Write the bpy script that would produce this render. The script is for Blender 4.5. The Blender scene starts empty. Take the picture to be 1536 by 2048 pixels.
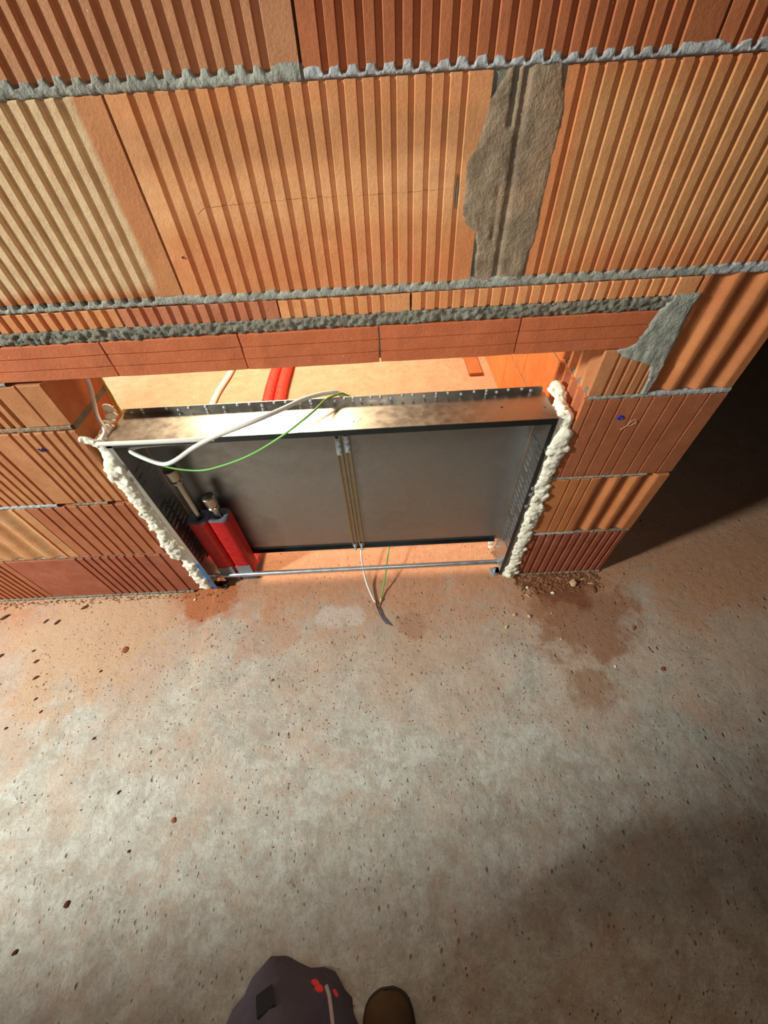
import bpy, bmesh, math, random
from mathutils import Vector, Matrix, noise
random.seed(7)
scene = bpy.context.scene
COL = scene.collection

# ------------------------------------------------------------------ camera
cam_d = bpy.data.cameras.new('camera')
cam = bpy.data.objects.new('camera', cam_d)
COL.objects.link(cam)
cam_d.sensor_fit = 'HORIZONTAL'
cam_d.sensor_width = 36.0
cam_d.lens = 36.0 * 769.0 / 1536.0
cam_d.clip_start = 0.01
YAW, PIT, ROL = 0.016908512863410653, 0.8689618870701854, -0.06466732872144539
_f = Vector((0, math.cos(PIT), -math.sin(PIT)))
_u = Vector((0, math.sin(PIT), math.cos(PIT)))
_r = Vector((1, 0, 0))
_r2 = math.cos(ROL) * _r + math.sin(ROL) * _u
_u2 = -math.sin(ROL) * _r + math.cos(ROL) * _u
_Z = Matrix.Rotation(YAW, 3, 'Z')
_r2, _u2, _f = _Z @ _r2, _Z @ _u2, _Z @ _f
_M = Matrix((_r2, _u2, -_f)).transposed().to_4x4()
_M.translation = Vector((0, -0.7226855974009974, 1.2591453031378934))
cam.matrix_world = _M
scene.camera = cam

# ------------------------------------------------------------------ view, world and lamps
scene.view_settings.view_transform = 'Standard'
scene.view_settings.look = 'None'
scene.view_settings.exposure = 0.0
scene.view_settings.gamma = 1.0
scene.view_settings.use_curve_mapping = False
world = bpy.data.worlds.new('world')
scene.world = world
world.use_nodes = True
world.node_tree.nodes['Background'].inputs[0].default_value = (1.0, 0.86, 0.74, 1)
world.node_tree.nodes['Background'].inputs[1].default_value = 0.012


def aim(o, d):
    o.rotation_euler = Vector(d).to_track_quat('-Z', 'Y').to_euler()


def spot(name, loc, d, power, color, angle, blend, size):
    l = bpy.data.lights.new(name, 'SPOT')
    l.energy = power
    l.color = color
    l.spot_size = math.radians(angle)
    l.spot_blend = blend
    l.shadow_soft_size = size
    o = bpy.data.objects.new(name, l)
    COL.objects.link(o)
    o.location = loc
    aim(o, d)
    return o


def area(name, loc, d, power, color, size):
    l = bpy.data.lights.new(name, 'AREA')
    l.energy = power
    l.color = color
    l.size = size
    o = bpy.data.objects.new(name, l)
    COL.objects.link(o)
    o.location = loc
    aim(o, d)
    return o


# work light standing to the left in this room, warm bulb in the room behind the wall
spot('work_light', (-2.8, -1.22, 2.1), (0.10, 0.95, -0.229), 605, (0.95, 1.0, 0.955), 146, 0.16, 0.15)
spot('phone_torch', (0.0, -0.73, 1.262), (0.0, 0.65, -0.76), 11.5, (1.0, 0.90, 0.80), 150, 1.0, 0.01)
area('back_room_lamp', (-0.85, 1.95, 2.0), (0.15, -0.45, -1.0), 140, (1.0, 0.74, 0.48), 0.6)

# ------------------------------------------------------------------ helpers


def newobj(name, verts, faces, mat=None, parent=None, smooth=False):
    me = bpy.data.meshes.new(name)
    me.from_pydata([tuple(v) for v in verts], [], faces)
    me.update()
    o = bpy.data.objects.new(name, me)
    if mat:
        me.materials.append(mat)
    COL.objects.link(o)
    if parent:
        o.parent = parent
    if smooth:
        for p in me.polygons:
            p.use_smooth = True
    return o


def empty(name, loc=(0, 0, 0), **k):
    o = bpy.data.objects.new(name, None)
    COL.objects.link(o)
    o.location = loc
    o.empty_display_size = 0.05
    tag(o, **k)
    return o


def tag(o, label=None, category=None, group=None, kind=None):
    if label: o['label'] = label
    if category: o['category'] = category
    if group: o['group'] = group
    if kind: o['kind'] = kind
    return o


class MB:
    """collects shapes into one mesh"""
    def __init__(s):
        s.v = []; s.f = []

    def add(s, v, f):
        n = len(s.v)
        s.v += [Vector(a) for a in v]
        s.f += [tuple(i + n for i in q) for q in f]
        return s

    def box(s, lo, hi, b=0.0):
        x0, y0, z0 = lo; x1, y1, z1 = hi
        if b <= 0:
            v = [(x0, y0, z0), (x1, y0, z0), (x1, y1, z0), (x0, y1, z0), (x0, y0, z1), (x1, y0, z1), (x1, y1, z1), (x0, y1, z1)]
            f = [(0, 3, 2, 1), (4, 5, 6, 7), (0, 1, 5, 4), (1, 2, 6, 5), (2, 3, 7, 6), (3, 0, 4, 7)]
            return s.add(v, f)
        bm = bmesh.new()
        bmesh.ops.create_cube(bm, size=1)
        for w in bm.verts:
            w.co = Vector(((x0 + x1) / 2 + w.co.x * (x1 - x0), (y0 + y1) / 2 + w.co.y * (y1 - y0), (z0 + z1) / 2 + w.co.z * (z1 - z0)))
        bmesh.ops.bevel(bm, geom=bm.edges[:], offset=b, segments=2, affect='EDGES', profile=0.5)
        bm.verts.index_update()
        v = [w.co.copy() for w in bm.verts]
        f = [tuple(w.index for w in q.verts) for q in bm.faces]
        bm.free()
        return s.add(v, f)

    def tube(s, pts, r, n=12, cap=True):
        pts = [Vector(p) for p in pts]
        rr = r if isinstance(r, (list, tuple)) else [r] * len(pts)
        rings = []
        up = Vector((0, 0, 1))
        t0 = (pts[1] - pts[0]).normalized()
        a = t0.cross(up)
        if a.length < 0.1: a = t0.cross(Vector((1, 0, 0)))
        a.normalize()
        vs = []
        for i, p in enumerate(pts):
            t = (pts[min(i + 1, len(pts) - 1)] - pts[max(i - 1, 0)]).normalized()
            a = (a - t * a.dot(t)).normalized()
            b = t.cross(a)
            for k in range(n):
                an = 2 * math.pi * k / n
                vs.append(p + (a * math.cos(an) + b * math.sin(an)) * rr[i])
        fs = []
        for i in range(len(pts) - 1):
            for k in range(n):
                fs.append((i * n + k, i * n + (k + 1) % n, (i + 1) * n + (k + 1) % n, (i + 1) * n + k))
        if cap:
            fs.append(tuple(range(n))[::-1])
            fs.append(tuple((len(pts) - 1) * n + k for k in range(n)))
        return s.add(vs, fs)

    def build(s, name, mat, parent=None, smooth=False, bevel=0, **k):
        o = newobj(name, s.v, s.f, mat, parent, smooth)
        if smooth:
            try:
                o.data.set_sharp_from_angle(angle=math.radians(40))
            except Exception:
                pass
        tag(o, **k)
        return o


def spline(pts, n=8):
    pts = [Vector(p) for p in pts]
    P = [pts[0] * 2 - pts[1]] + pts + [pts[-1] * 2 - pts[-2]]
    out = []
    for i in range(1, len(P) - 2):
        for k in range(n):
            t = k / n
            a, b, c, d = P[i - 1], P[i], P[i + 1], P[i + 2]
            out.append(0.5 * ((2 * b) + (c - a) * t + (2 * a - 5 * b + 4 * c - d) * t * t + (3 * b - a - 3 * c + d) * t ** 3))
    out.append(pts[-1])
    return out


def nz(x, y, z=0.0, s=1.0):
    return noise.noise(Vector((x * s, y * s, z * s)))


# ------------------------------------------------------------------ materials


def srgb(r, g, b):
    def c(u):
        u /= 255.0
        return u / 12.92 if u <= 0.04045 else ((u + 0.055) / 1.055) ** 2.4
    return (c(r), c(g), c(b), 1)


class NT:
    def __init__(s, name):
        s.m = bpy.data.materials.new(name)
        s.m.use_nodes = True
        s.t = s.m.node_tree
        s.b = s.t.nodes['Principled BSDF']

    def n(s, typ, **k):
        nd = s.t.nodes.new(typ)
        for a, b in k.items():
            setattr(nd, a, b)
        return nd

    def l(s, a, b): s.t.links.new(a, b)

    def pos(s):
        g = s.n('ShaderNodeNewGeometry')
        return g.outputs['Position']

    def mapping(s, scale=(1, 1, 1), loc=(0, 0, 0), rot=(0, 0, 0)):
        m = s.n('ShaderNodeMapping')
        m.inputs['Scale'].default_value = scale
        m.inputs['Location'].default_value = loc
        m.inputs['Rotation'].default_value = rot
        s.l(s.pos(), m.inputs[0])
        return m.outputs[0]

    def noise(s, scale, detail=4, rough=0.55, vec=None, dist=0.0):
        n = s.n('ShaderNodeTexNoise')
        n.inputs['Scale'].default_value = scale
        n.inputs['Detail'].default_value = detail
        n.inputs['Roughness'].default_value = rough
        n.inputs['Distortion'].default_value = dist
        s.l(vec if vec is not None else s.pos(), n.inputs['Vector'])
        return n.outputs['Fac']

    def voro(s, scale, vec=None, feature='F1', rnd=1.0):
        n = s.n('ShaderNodeTexVoronoi', feature=feature)
        n.inputs['Scale'].default_value = scale
        n.inputs['Randomness'].default_value = rnd
        s.l(vec if vec is not None else s.pos(), n.inputs['Vector'])
        return n.outputs['Distance']

    def ramp(s, fac, a, b, va=0.0, vb=1.0):
        m = s.n('ShaderNodeMapRange')
        m.inputs['From Min'].default_value = a
        m.inputs['From Max'].default_value = b
        m.inputs['To Min'].default_value = va
        m.inputs['To Max'].default_value = vb
        s.l(fac, m.inputs['Value'])
        return m.outputs[0]

    def math(s, op, a, b=None, clamp=False):
        m = s.n('ShaderNodeMath', operation=op, use_clamp=clamp)
        for i, q in enumerate((a, b)):
            if q is None: continue
            if isinstance(q, (int, float)): m.inputs[i].default_value = q
            else: s.l(q, m.inputs[i])
        return m.outputs[0]

    def mix(s, fac, a, b, mode='MIX'):
        m = s.n('ShaderNodeMix', data_type='RGBA', blend_type=mode)
        for i, q in ((0, fac), (6, a), (7, b)):
            if isinstance(q, (int, float)): m.inputs[i].default_value = q
            elif isinstance(q, tuple): m.inputs[i].default_value = q
            else: s.l(q, m.inputs[i])
        return m.outputs[2]

    def xyz(s, vec=None):
        x = s.n('ShaderNodeSeparateXYZ')
        s.l(vec if vec is not None else s.pos(), x.inputs[0])
        return x.outputs

    def bump(s, h, strength, dist=0.001, prev=None):
        b = s.n('ShaderNodeBump')
        b.inputs['Strength'].default_value = strength
        b.inputs['Distance'].default_value = dist
        s.l(h, b.inputs['Height'])
        if prev is not None: s.l(prev, b.inputs['Normal'])
        return b.outputs[0]

    def out(s, color=None, rough=None, metal=None, normal=None, spec=None):
        for k, v in (('Base Color', color), ('Roughness', rough), ('Metallic', metal), ('Normal', normal), ('Specular IOR Level', spec)):
            if v is None: continue
            if isinstance(v, (int, float, tuple)): s.b.inputs[k].default_value = v
            else: s.l(v, s.b.inputs[k])
        return s.m


def clay(name, base, dark=None, dust=None, dustamt=0.0, band=None, region=None, seed=0.0, speck=True):
    """fired clay; band=(z0,z1,color) a firing band across the block, region=(x0,x1,z0,z1,color,soft) a pale patch of the firing skin"""
    t = NT(name)

    def soft(c):
        g = 0.35 * c[0] + 0.5 * c[1] + 0.15 * c[2]
        return tuple(min(1, (q * 0.90 + g * 0.10) * k_) for q, k_ in zip(c[:3], (1.08, 1.08, .98))) + (1,)
    base = soft(base)
    dark = soft(dark) if dark else None
    if band: band = [(a_, b_, soft(c_), d_) for a_, b_, c_, d_ in band]
    p = t.mapping(loc=(seed * 3.1, seed, seed * 1.7))
    dark = dark or tuple(c * 0.72 for c in base[:3]) + (1,)
    c = t.mix(t.ramp(t.noise(9, 5, 0.6, p), 0.35, 0.68), base, dark)
    streak = t.noise(1, 3, 0.6, t.mapping(scale=(60, 60, 6), loc=(seed, 0, 0)))
    c = t.mix(t.ramp(streak, 0.3, 0.75, 0.0, 0.22), c, tuple(min(1, q * 1.25) for q in base[:3]) + (1,))
    x = t.xyz()
    wob = t.ramp(t.noise(14, 3, 0.6, p), 0.0, 1.0, -0.018, 0.018)
    if band:
        for z0, z1, bc, soft in band:
            zz = t.math('ADD', x[2], wob)
            m = t.math('MULTIPLY', t.ramp(zz, z0 - soft, z0 + soft), t.ramp(zz, z1 - soft, z1 + soft, 1.0, 0.0))
            c = t.mix(t.math('MULTIPLY', m, 0.8), c, bc)
    if region:
        for x0, x1, z0, z1, rc, soft in region:
            zz = t.math('ADD', x[2], wob)
            xx = t.math('ADD', x[0], t.math('MULTIPLY', wob, 0.25))
            m = t.math('MULTIPLY', t.ramp(zz, z0 - soft, z0 + soft), t.ramp(zz, z1 - soft, z1 + soft, 1.0, 0.0))
            m = t.math('MULTIPLY', m, t.ramp(xx, x0 - soft * .4, x0 + soft * .4))
            m = t.math('MULTIPLY', m, t.ramp(xx, x1 - soft * .4, x1 + soft * .4, 1.0, 0.0))
            c = t.mix(t.math('MULTIPLY', m, 0.9), c, rc)
    if dust:
        m = t.ramp(t.noise(16, 5, 0.65, p), 0.45, 0.72, 0.0, dustamt)
        c = t.mix(m, c, dust)
    if speck:
        m = t.ramp(t.voro(38, p), 0.012, 0.055, 0.75, 0.0)
        c = t.mix(m, c, srgb(226, 196, 164))
        m = t.ramp(t.voro(95, p), 0.02, 0.09, 0.35, 0.0)
        c = t.mix(m, c, srgb(105, 58, 36))
    c = t.mix(t.ramp(t.noise(34, 7, 0.72, p), 0.42, 0.70, 0.0, 0.42), c, tuple(q * 0.62 for q in base[:3]) + (1,))
    c = t.mix(t.ramp(t.noise(5, 8, 0.75, p), 0.52, 0.70, 0.0, 0.4), c, tuple(min(1, q * 1.3 + .03) for q in base[:3]) + (1,))
    fine = t.noise(420, 3, 0.6)
    c = t.mix(t.ramp(fine, 0.3, 0.7, 0.0, 0.25), c, tuple(q * 0.6 for q in base[:3]) + (1,))
    nrm = t.bump(t.noise(210, 6, 0.7), 0.55, 0.002)
    nrm = t.bump(t.noise(26, 3, 0.5), 0.25, 0.004, nrm)
    return t.out(c, 0.82, 0.0, nrm, 0.25)


def plain(name, col, rough=0.6, metal=0.0, noise_amt=0.0, nscale=60, bump=0.0, spec=0.5, col2=None):
    t = NT(name)
    c = col
    if noise_amt:
        c = t.mix(t.ramp(t.noise(nscale, 5, 0.6), 0.35, 0.65, 0.0, noise_amt), col, col2 or tuple(q * 0.5 for q in col[:3]) + (1,))
    nrm = t.bump(t.noise(nscale * 2, 4, 0.6), bump, 0.002) if bump else None
    return t.out(c, rough, metal, nrm, spec)


def mortar_mat(name, base, pinkish=0.25):
    t = NT(name)
    c = t.mix(t.ramp(t.noise(22, 6, 0.65), 0.38, 0.64), base, tuple(q * 0.6 for q in base[:3]) + (1,))
    c = t.mix(t.ramp(t.noise(60, 5, 0.7), 0.5, 0.75, 0, 0.55), c, tuple(min(1, q * 1.45) for q in base[:3]) + (1,))
    c = t.mix(t.ramp(t.noise(7, 4, 0.6), 0.48, 0.72, 0, pinkish), c, srgb(176, 120, 84))
    nrm = t.bump(t.noise(240, 5, 0.7), 0.7, 0.003)
    nrm = t.bump(t.noise(60, 4, 0.6), 0.5, 0.006, nrm)
    return t.out(c, 0.92, 0.0, nrm, 0.15)


ORANGE = srgb(205, 138, 88)
M = {}
M['clay_big'] = clay('clay_big', srgb(208, 136, 82), srgb(196, 118, 66), srgb(222, 172, 128), 0.35,
                     band=[(1.165, 1.215, srgb(186, 124, 76), .006), (1.10, 1.165, srgb(222, 158, 104), .014), (1.0, 1.07, srgb(204, 116, 62), .02)], seed=1)
M['clay_beige'] = clay('clay_beige', srgb(198, 128, 78), srgb(182, 108, 62), None, 0,
                       region=[(-1.3, -0.372, 1.022, 1.30, srgb(222, 194, 152), .010)], seed=2)
M['clay_right'] = clay('clay_right', srgb(198, 120, 66), srgb(184, 104, 56), None, 0,
                       region=[(0.285, 1.2, 1.045, 1.225, srgb(204, 148, 96), .02)], seed=3)
M['clay_top_left'] = clay('clay_top_left', srgb(190, 128, 88), srgb(176, 112, 74), None, 0, seed=4)
M['clay_top_right'] = clay('clay_top_right', srgb(176, 98, 54), srgb(160, 84, 46), None, 0, seed=5)
M['clay_cut'] = clay('clay_cut', srgb(218, 142, 84), srgb(202, 118, 64), srgb(226, 178, 134), 0.4, seed=6)
M['clay_cut_red'] = clay('clay_cut_red', srgb(192, 112, 74), srgb(170, 90, 56), srgb(212, 150, 120), 0.45, seed=7)
M['clay_lintel'] = clay('clay_lintel', srgb(192, 98, 50), srgb(178, 88, 46), srgb(196, 122, 92), 0.35, seed=8)
M['clay_brown'] = clay('clay_brown', srgb(172, 96, 56), srgb(152, 80, 46), srgb(186, 128, 96), 0.3, seed=9)
M['clay_brown_red'] = clay('clay_brown_red', srgb(160, 82, 54), srgb(140, 68, 44), srgb(186, 130, 110), 0.3, seed=10)
M['clay_wave'] = clay('clay_wave', srgb(196, 118, 62), srgb(180, 100, 52), None, 0, seed=11)
M['clay_ochre'] = clay('clay_ochre', srgb(186, 118, 70), srgb(170, 100, 58), srgb(205, 160, 112), 0.35, seed=12)
M['clay_pale'] = clay('clay_pale', srgb(198, 134, 84), srgb(180, 112, 66), srgb(206, 176, 128), 0.6, seed=13)
M['mortar'] = mortar_mat('mortar', srgb(166, 166, 154), 0.15)
M['mortar_dark'] = mortar_mat('mortar_dark', srgb(134, 132, 118), 0.15)
M['mortar_blue'] = mortar_mat('mortar_blue', srgb(182, 184, 184), 0.08)
M['mortar_patch'] = mortar_mat('mortar_patch', srgb(152, 132, 108), 0.5)


def floor_mat():
    t = NT('concrete')
    x = t.xyz()
    n1 = t.noise(2.6, 6, 0.6, dist=0.4)
    n2 = t.noise(11, 6, 0.68, dist=0.3)
    n3 = t.noise(46, 6, 0.75)
    n4 = t.noise(24, 9, 0.8, dist=0.6)
    grey = t.mix(t.ramp(n2, 0.36, 0.62), srgb(170, 167, 155), srgb(200, 202, 192))
    grey = t.mix(t.ramp(n3, 0.40, 0.66, 0.0, 0.6), grey, srgb(158, 142, 122))
    grey = t.mix(t.ramp(n4, 0.5, 0.6, 0.0, 0.5), grey, srgb(212, 212, 200))
    pink = t.mix(t.ramp(n2, 0.35, 0.65), srgb(180, 150, 128), srgb(194, 168, 146))
    rust = t.mix(t.ramp(n3, 0.35, 0.68), srgb(176, 116, 76), srgb(196, 144, 108))
    # clay dust: strong near the wall, fading out across the floor, broken up by noise
    d = t.math('ADD', x[1], t.ramp(n1, 0.2, 0.8, -0.55, 0.55))
    d = t.math('ADD', d, t.ramp(n2, 0.2, 0.8, -0.22, 0.22))
    m1 = t.ramp(d, -0.62, -0.16)
    c = t.mix(t.math('MULTIPLY', m1, 0.9), grey, pink)
    patch = t.ramp(t.noise(6.5, 9, 0.78, t.mapping(loc=(3.3, 1.2, 0))), 0.50, 0.60, 0, 0.45)
    c = t.mix(patch, c, pink)
    d2 = t.math('ADD', x[1], t.ramp(n2, 0.2, 0.8, -0.14, 0.14))
    d2 = t.math('ADD', d2, t.ramp(n1, 0.2, 0.8, -0.16, 0.16))
    m2 = t.math('MULTIPLY', t.ramp(d2, -0.20, -0.03), t.ramp(x[1], 0.05, 0.5, 1.0, 0.25))
    c = t.mix(t.math('MULTIPLY', m2, 0.8), c, rust)

    nb = t.noise(9.0, 8, 0.72)

    def blob(cx, cy, r, col, amt, c):
        dx = t.math('SUBTRACT', x[0], cx); dy = t.math('SUBTRACT', x[1], cy)
        dd = t.math('SQRT', t.math('ADD', t.math('MULTIPLY', dx, dx), t.math('MULTIPLY', dy, dy)))
        dd = t.math('ADD', dd, t.ramp(nb, 0.25, 0.75, -r * 0.75, r * 0.75))
        return t.mix(t.math('MULTIPLY', t.ramp(dd, r * 0.75, r * 1.15, 1, 0), amt), c, col)
    c = blob(-1.05, -0.13, 0.26, srgb(192, 158, 126), 0.85, c)
    c = blob(0.64, -0.15, 0.17, srgb(150, 102, 72), 0.8, c)
    c = blob(0.60, -0.40, 0.07, srgb(150, 112, 82), 0.7, c)
    c = blob(-0.44, -0.19, 0.10, srgb(182, 124, 90), 0.42, c)
    c = blob(-0.68, -0.03, 0.10, srgb(172, 96, 50), 0.9, c)
    c = blob(0.62, -0.05, 0.10, srgb(120, 66, 40), 0.8, c)
    c = blob(-0.22, -0.125, 0.045, srgb(206, 194, 184), 0.55, c)
    c = blob(-0.14, -0.13, 0.04, srgb(206, 194, 184), 0.55, c)
    c = blob(0.06, -0.17, 0.05, srgb(160, 118, 92), 0.6, c)
    # chalky worn spots and clay film broken up finely
    c = t.mix(t.ramp(n4, 0.36, 0.48, 0.28, 0.0), c, srgb(172, 134, 108))
    # pits and specks
    vn = t.mapping(scale=(1, 0.75, 1), rot=(0, 0, 0.6))
    pit = t.ramp(t.voro(26, vn), 0.03, 0.12, 1.0, 0.0)
    pit = t.math('MULTIPLY', pit, t.ramp(t.noise(3.4, 4, 0.6), 0.36, 0.58))
    pit2 = t.ramp(t.voro(62, vn), 0.05, 0.17, 0.8, 0.0)
    pit2 = t.math('MULTIPLY', pit2, t.ramp(t.noise(8, 4, 0.6), 0.35, 0.55))
    c = t.mix(t.math('MULTIPLY', pit, 0.75), c, srgb(112, 82, 60))
    c = t.mix(t.math('MULTIPLY', pit2, 0.5), c, srgb(124, 94, 72))
    c = t.mix(t.ramp(t.noise(160, 4, 0.7), 0.5, 0.72, 0, 0.4), c, srgb(128, 104, 84))
    h = t.math('SUBTRACT', t.math('MULTIPLY', n3, 0.6), t.math('ADD', pit, pit2))
    nrm = t.bump(t.noise(120, 6, 0.7), 0.5, 0.0025)
    nrm = t.bump(h, 0.8, 0.006, nrm)
    nrm = t.bump(n4, 0.5, 0.004, nrm)
    nrm = t.bump(n2, 0.35, 0.012, nrm)
    return t.out(c, t.ramp(n2, 0.3, 0.7, 0.62, 0.85), 0.0, nrm, 0.3)


M['concrete'] = floor_mat()
M['plaster'] = plain('plaster', srgb(172, 140, 102), 0.9, 0, 0.3, 6, 0.2, 0.2)
M['ceiling'] = plain('ceiling_concrete', srgb(110, 104, 96), 0.95, 0, 0.3, 3, 0.2, 0.2)
M['clay_back'] = clay('clay_back', srgb(226, 142, 78), srgb(216, 122, 62), srgb(232, 170, 120), 0.3, seed=15)
M['foam'] = plain('foam', srgb(232, 228, 210), 0.8, 0, 0.3, 45, 0.5, 0.25, srgb(206, 190, 150))


def steel(name, base, rough, spangle=0.12, metal=1.0, scale=90):
    t = NT(name)
    v = t.n('ShaderNodeTexVoronoi')
    v.inputs['Scale'].default_value = scale
    t.l(t.pos(), v.inputs['Vector'])
    sep = t.xyz(v.outputs['Color'])
    c = t.mix(t.math('MULTIPLY', sep[0], spangle), base, tuple(q * 0.6 for q in base[:3]) + (1,))
    c = t.mix(t.ramp(t.noise(5, 4, 0.6), 0.4, 0.7, 0, 0.15), c, tuple(q * 0.6 for q in base[:3]) + (1,))
    r = t.ramp(t.noise(40, 4, 0.6), 0.3, 0.7, rough * 0.85, rough * 1.2)
    return t.out(c, r, metal, t.bump(t.noise(9, 3, 0.5), 0.04, 0.003), 0.5)


M['galv'] = steel('galvanised_sheet', srgb(188, 190, 190), 0.34)
M['galv_back'] = steel('galvanised_back', srgb(166, 166, 164), 0.42)
M['galv_top'] = steel('galvanised_top', srgb(168, 164, 156), 0.36)
M['zinc'] = steel('zinc_plated', srgb(196, 206, 214), 0.34, 0.1, 0.7)
M['rod'] = steel('rod_zinc', srgb(214, 222, 228), 0.42, 0.05)
M['rail'] = steel('rail_metal', srgb(168, 156, 132), 0.4, 0.1)
M['nickel'] = steel('nickel', srgb(170, 164, 150), 0.3, 0.08)
M['dark_metal'] = plain('dark_metal', srgb(60, 58, 60), 0.5, 0.6)
M['lip_dark'] = steel('lip_dark', srgb(92, 100, 104), 0.35, 0.1)
M['red_foam'] = plain('red_sleeve', srgb(176, 6, 12), 0.5, 0, 0.25, 60, 0.15, 0.3, srgb(226, 70, 66))
M['red_dusty'] = plain('red_dusty', srgb(214, 48, 40), 0.7, 0, 0.4, 50, 0.3, 0.3, srgb(224, 100, 84))
M['grey_foam'] = plain('grey_foam', srgb(98, 98, 108), 0.9, 0, 0.3, 90, 0.4, 0.2)
M['tape'] = plain('grey_tape', srgb(122, 126, 128), 0.5, 0, 0.2, 40, 0.1)
M['blue_film'] = plain('blue_film', srgb(24, 112, 176), 0.45)
M['white_pvc'] = plain('white_cable', srgb(214, 212, 204), 0.45, 0, 0.12, 50, 0.05)
M['conduit'] = plain('conduit', srgb(232, 222, 218), 0.6, 0, 0.2, 30, 0.1)
M['green_pvc'] = plain('green_wire', srgb(104, 168, 74), 0.4)
M['green_warm_lit'] = plain('green_wire_warm_lit', srgb(126, 132, 52), 0.45, 0, 0.5, 60, 0, 0.5, srgb(190, 170, 60))  # olive copy of the green wire, warm lamp light painted into its colour
M['copper'] = plain('copper', srgb(190, 110, 70), 0.35, 1.0)
M['wire_dark'] = plain('wire_dark', srgb(70, 76, 84), 0.5)
M['wire_blue'] = plain('wire_blue', srgb(66, 96, 120), 0.5)
M['wood'] = plain('wood', srgb(168, 112, 74), 0.8, 0, 0.5, 18, 0.3, 0.2, srgb(160, 96, 58))
M['chip'] = plain('chip', srgb(88, 50, 32), 0.9, 0, 0.5, 120, 0.5, 0.2)
M['chip_red'] = plain('chip_red', srgb(150, 88, 58), 0.9, 0, 0.5, 90, 0.5, 0.2)
M['crumb_pale'] = plain('crumb_pale', srgb(214, 184, 144), 0.9, 0, 0.4, 90, 0.5, 0.2)
M['crumb_white'] = plain('crumb_white', srgb(236, 230, 216), 0.85, 0, 0.2, 90, 0.4, 0.2)
M['rubble'] = plain('rubble', srgb(104, 62, 40), 0.95, 0, 0.7, 60, 0.5, 0.2, srgb(176, 126, 90))
M['ink'] = plain('ink', srgb(40, 44, 150), 0.6)
M['chalk'] = plain('chalk', srgb(178, 136, 114), 0.9)
M['ink_red'] = plain('ink_red', srgb(110, 30, 34), 0.6)
M['trouser'] = plain('trouser', srgb(84, 80, 90), 0.95, 0, 0.4, 25, 0.6, 0.1)
M['jacket'] = plain('jacket', srgb(60, 60, 70), 0.95, 0, 0.3, 25, 0.5, 0.1)
M['skin'] = plain('skin', srgb(200, 150, 125), 0.6)
M['hair'] = plain('hair', srgb(60, 44, 32), 0.8)
M['boot'] = plain('boot', srgb(78, 60, 38), 0.8, 0, 0.4, 40, 0.4, 0.3)
M['sole'] = plain('sole', srgb(40, 36, 34), 0.8)
M['pocket_black'] = plain('pocket_black', srgb(14, 14, 16), 0.9)
M['logo_red'] = plain('logo_red', srgb(230, 60, 56), 0.7)
M['cord'] = plain('cord', srgb(170, 158, 150), 0.8)

# ------------------------------------------------------------------ room shell
WT = 0.175       # wall thickness
fl = MB()
# floor: one slab with slight unevenness, fine grid where it is seen
nx, ny = 150, 110
X0, X1, Y0, Y1 = -1.9, 2.1, -1.35, 0.45
vs = []; fs = []
for j in range(ny + 1):
    for i in range(nx + 1):
        x = X0 + (X1 - X0) * i / nx; y = Y0 + (Y1 - Y0) * j / ny
        e = min(1, 8 * min(i, nx - i) / nx) * min(1, 8 * min(j, ny - j) / ny)
        vs.append((x, y, e * (0.0012 * nz(x, y, 0, 9) + 0.0009 * nz(x, y, 3, 26))))
for j in range(ny):
    for i in range(nx):
        a = j * (nx + 1) + i
        fs.append((a, a + 1, a + nx + 2, a + nx + 1))
fl.add(vs, fs)
XA, XB, YA, YB = -4.2, 4.2, -3.6, 3.4
for (a, b, c, d) in ((XA, YA, XB, Y0), (XA, Y1, XB, YB), (XA, Y0, X0, Y1), (X1, Y0, XB, Y1)):
    fl.add([(a, b, 0), (c, b, 0), (c, d, 0), (a, d, 0)], [(0, 1, 2, 3)])
fl.add([(XA, YA, -.1), (XB, YA, -.1), (XB, YB, -.1), (XA, YB, -.1)], [(3, 2, 1, 0)])
floor = fl.build('floor', M['concrete'], smooth=True, kind='structure')
MB().box((XA, YA, 2.52), (XB, YB, 2.62)).build('ceiling', M['ceiling'], kind='structure')
MB().box((XA, YB, 0), (XB, YB + .15, 2.52)).build('wall_far', M['plaster'], kind='structure')

# ------------------------------------------------------------------ ribbed clay blocks


def prof(ribs, x, depth=0.0048, w=0.0092):
    """depth of the front face at x: ribs is a list of ('g', centre, width, depth) grooves or ('w', centre, width, depth) soft waves"""
    y = 0.0
    for r in ribs:
        k, c, ww, dd = r
        u = abs(x - c) / (ww * 0.5)
        if k == 'g':
            if u < 1.0:
                y = max(y, dd * min(1.0, (1.0 - u) / 0.32))
        else:
            if u < 1.0:
                s = (x - c) / (ww * 0.5)
                # long slope down towards the right, then a steeper facet back up
                y = max(y, dd * (0.5 + 0.5 * math.cos(math.pi * min(1, (-(s - 0.35) / 1.35) if s < 0.35 else (s - 0.35) / 0.65))))
    return y


def knots(ribs, x0, x1):
    xs = {round(x0, 5), round(x1, 5)}
    for k, c, w, d in ribs:
        if k == 'g':
            cand = [c - w / 2, c - w * 0.34, c + w * 0.34, c + w / 2]
        else:
            cand = [c + w / 2 * q for q in (-1, -.8, -.6, -.4, -.2, 0, .15, .3, .4, .5, .6, .7, .8, .9, 1)]
        for q in cand:
            if x0 + 0.001 < q < x1 - 0.001: xs.add(round(q, 5))
    return sorted(xs)


WALL_RIBS = []      # (x0, x1, z0, z1, ribs) for mortar to follow


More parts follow.
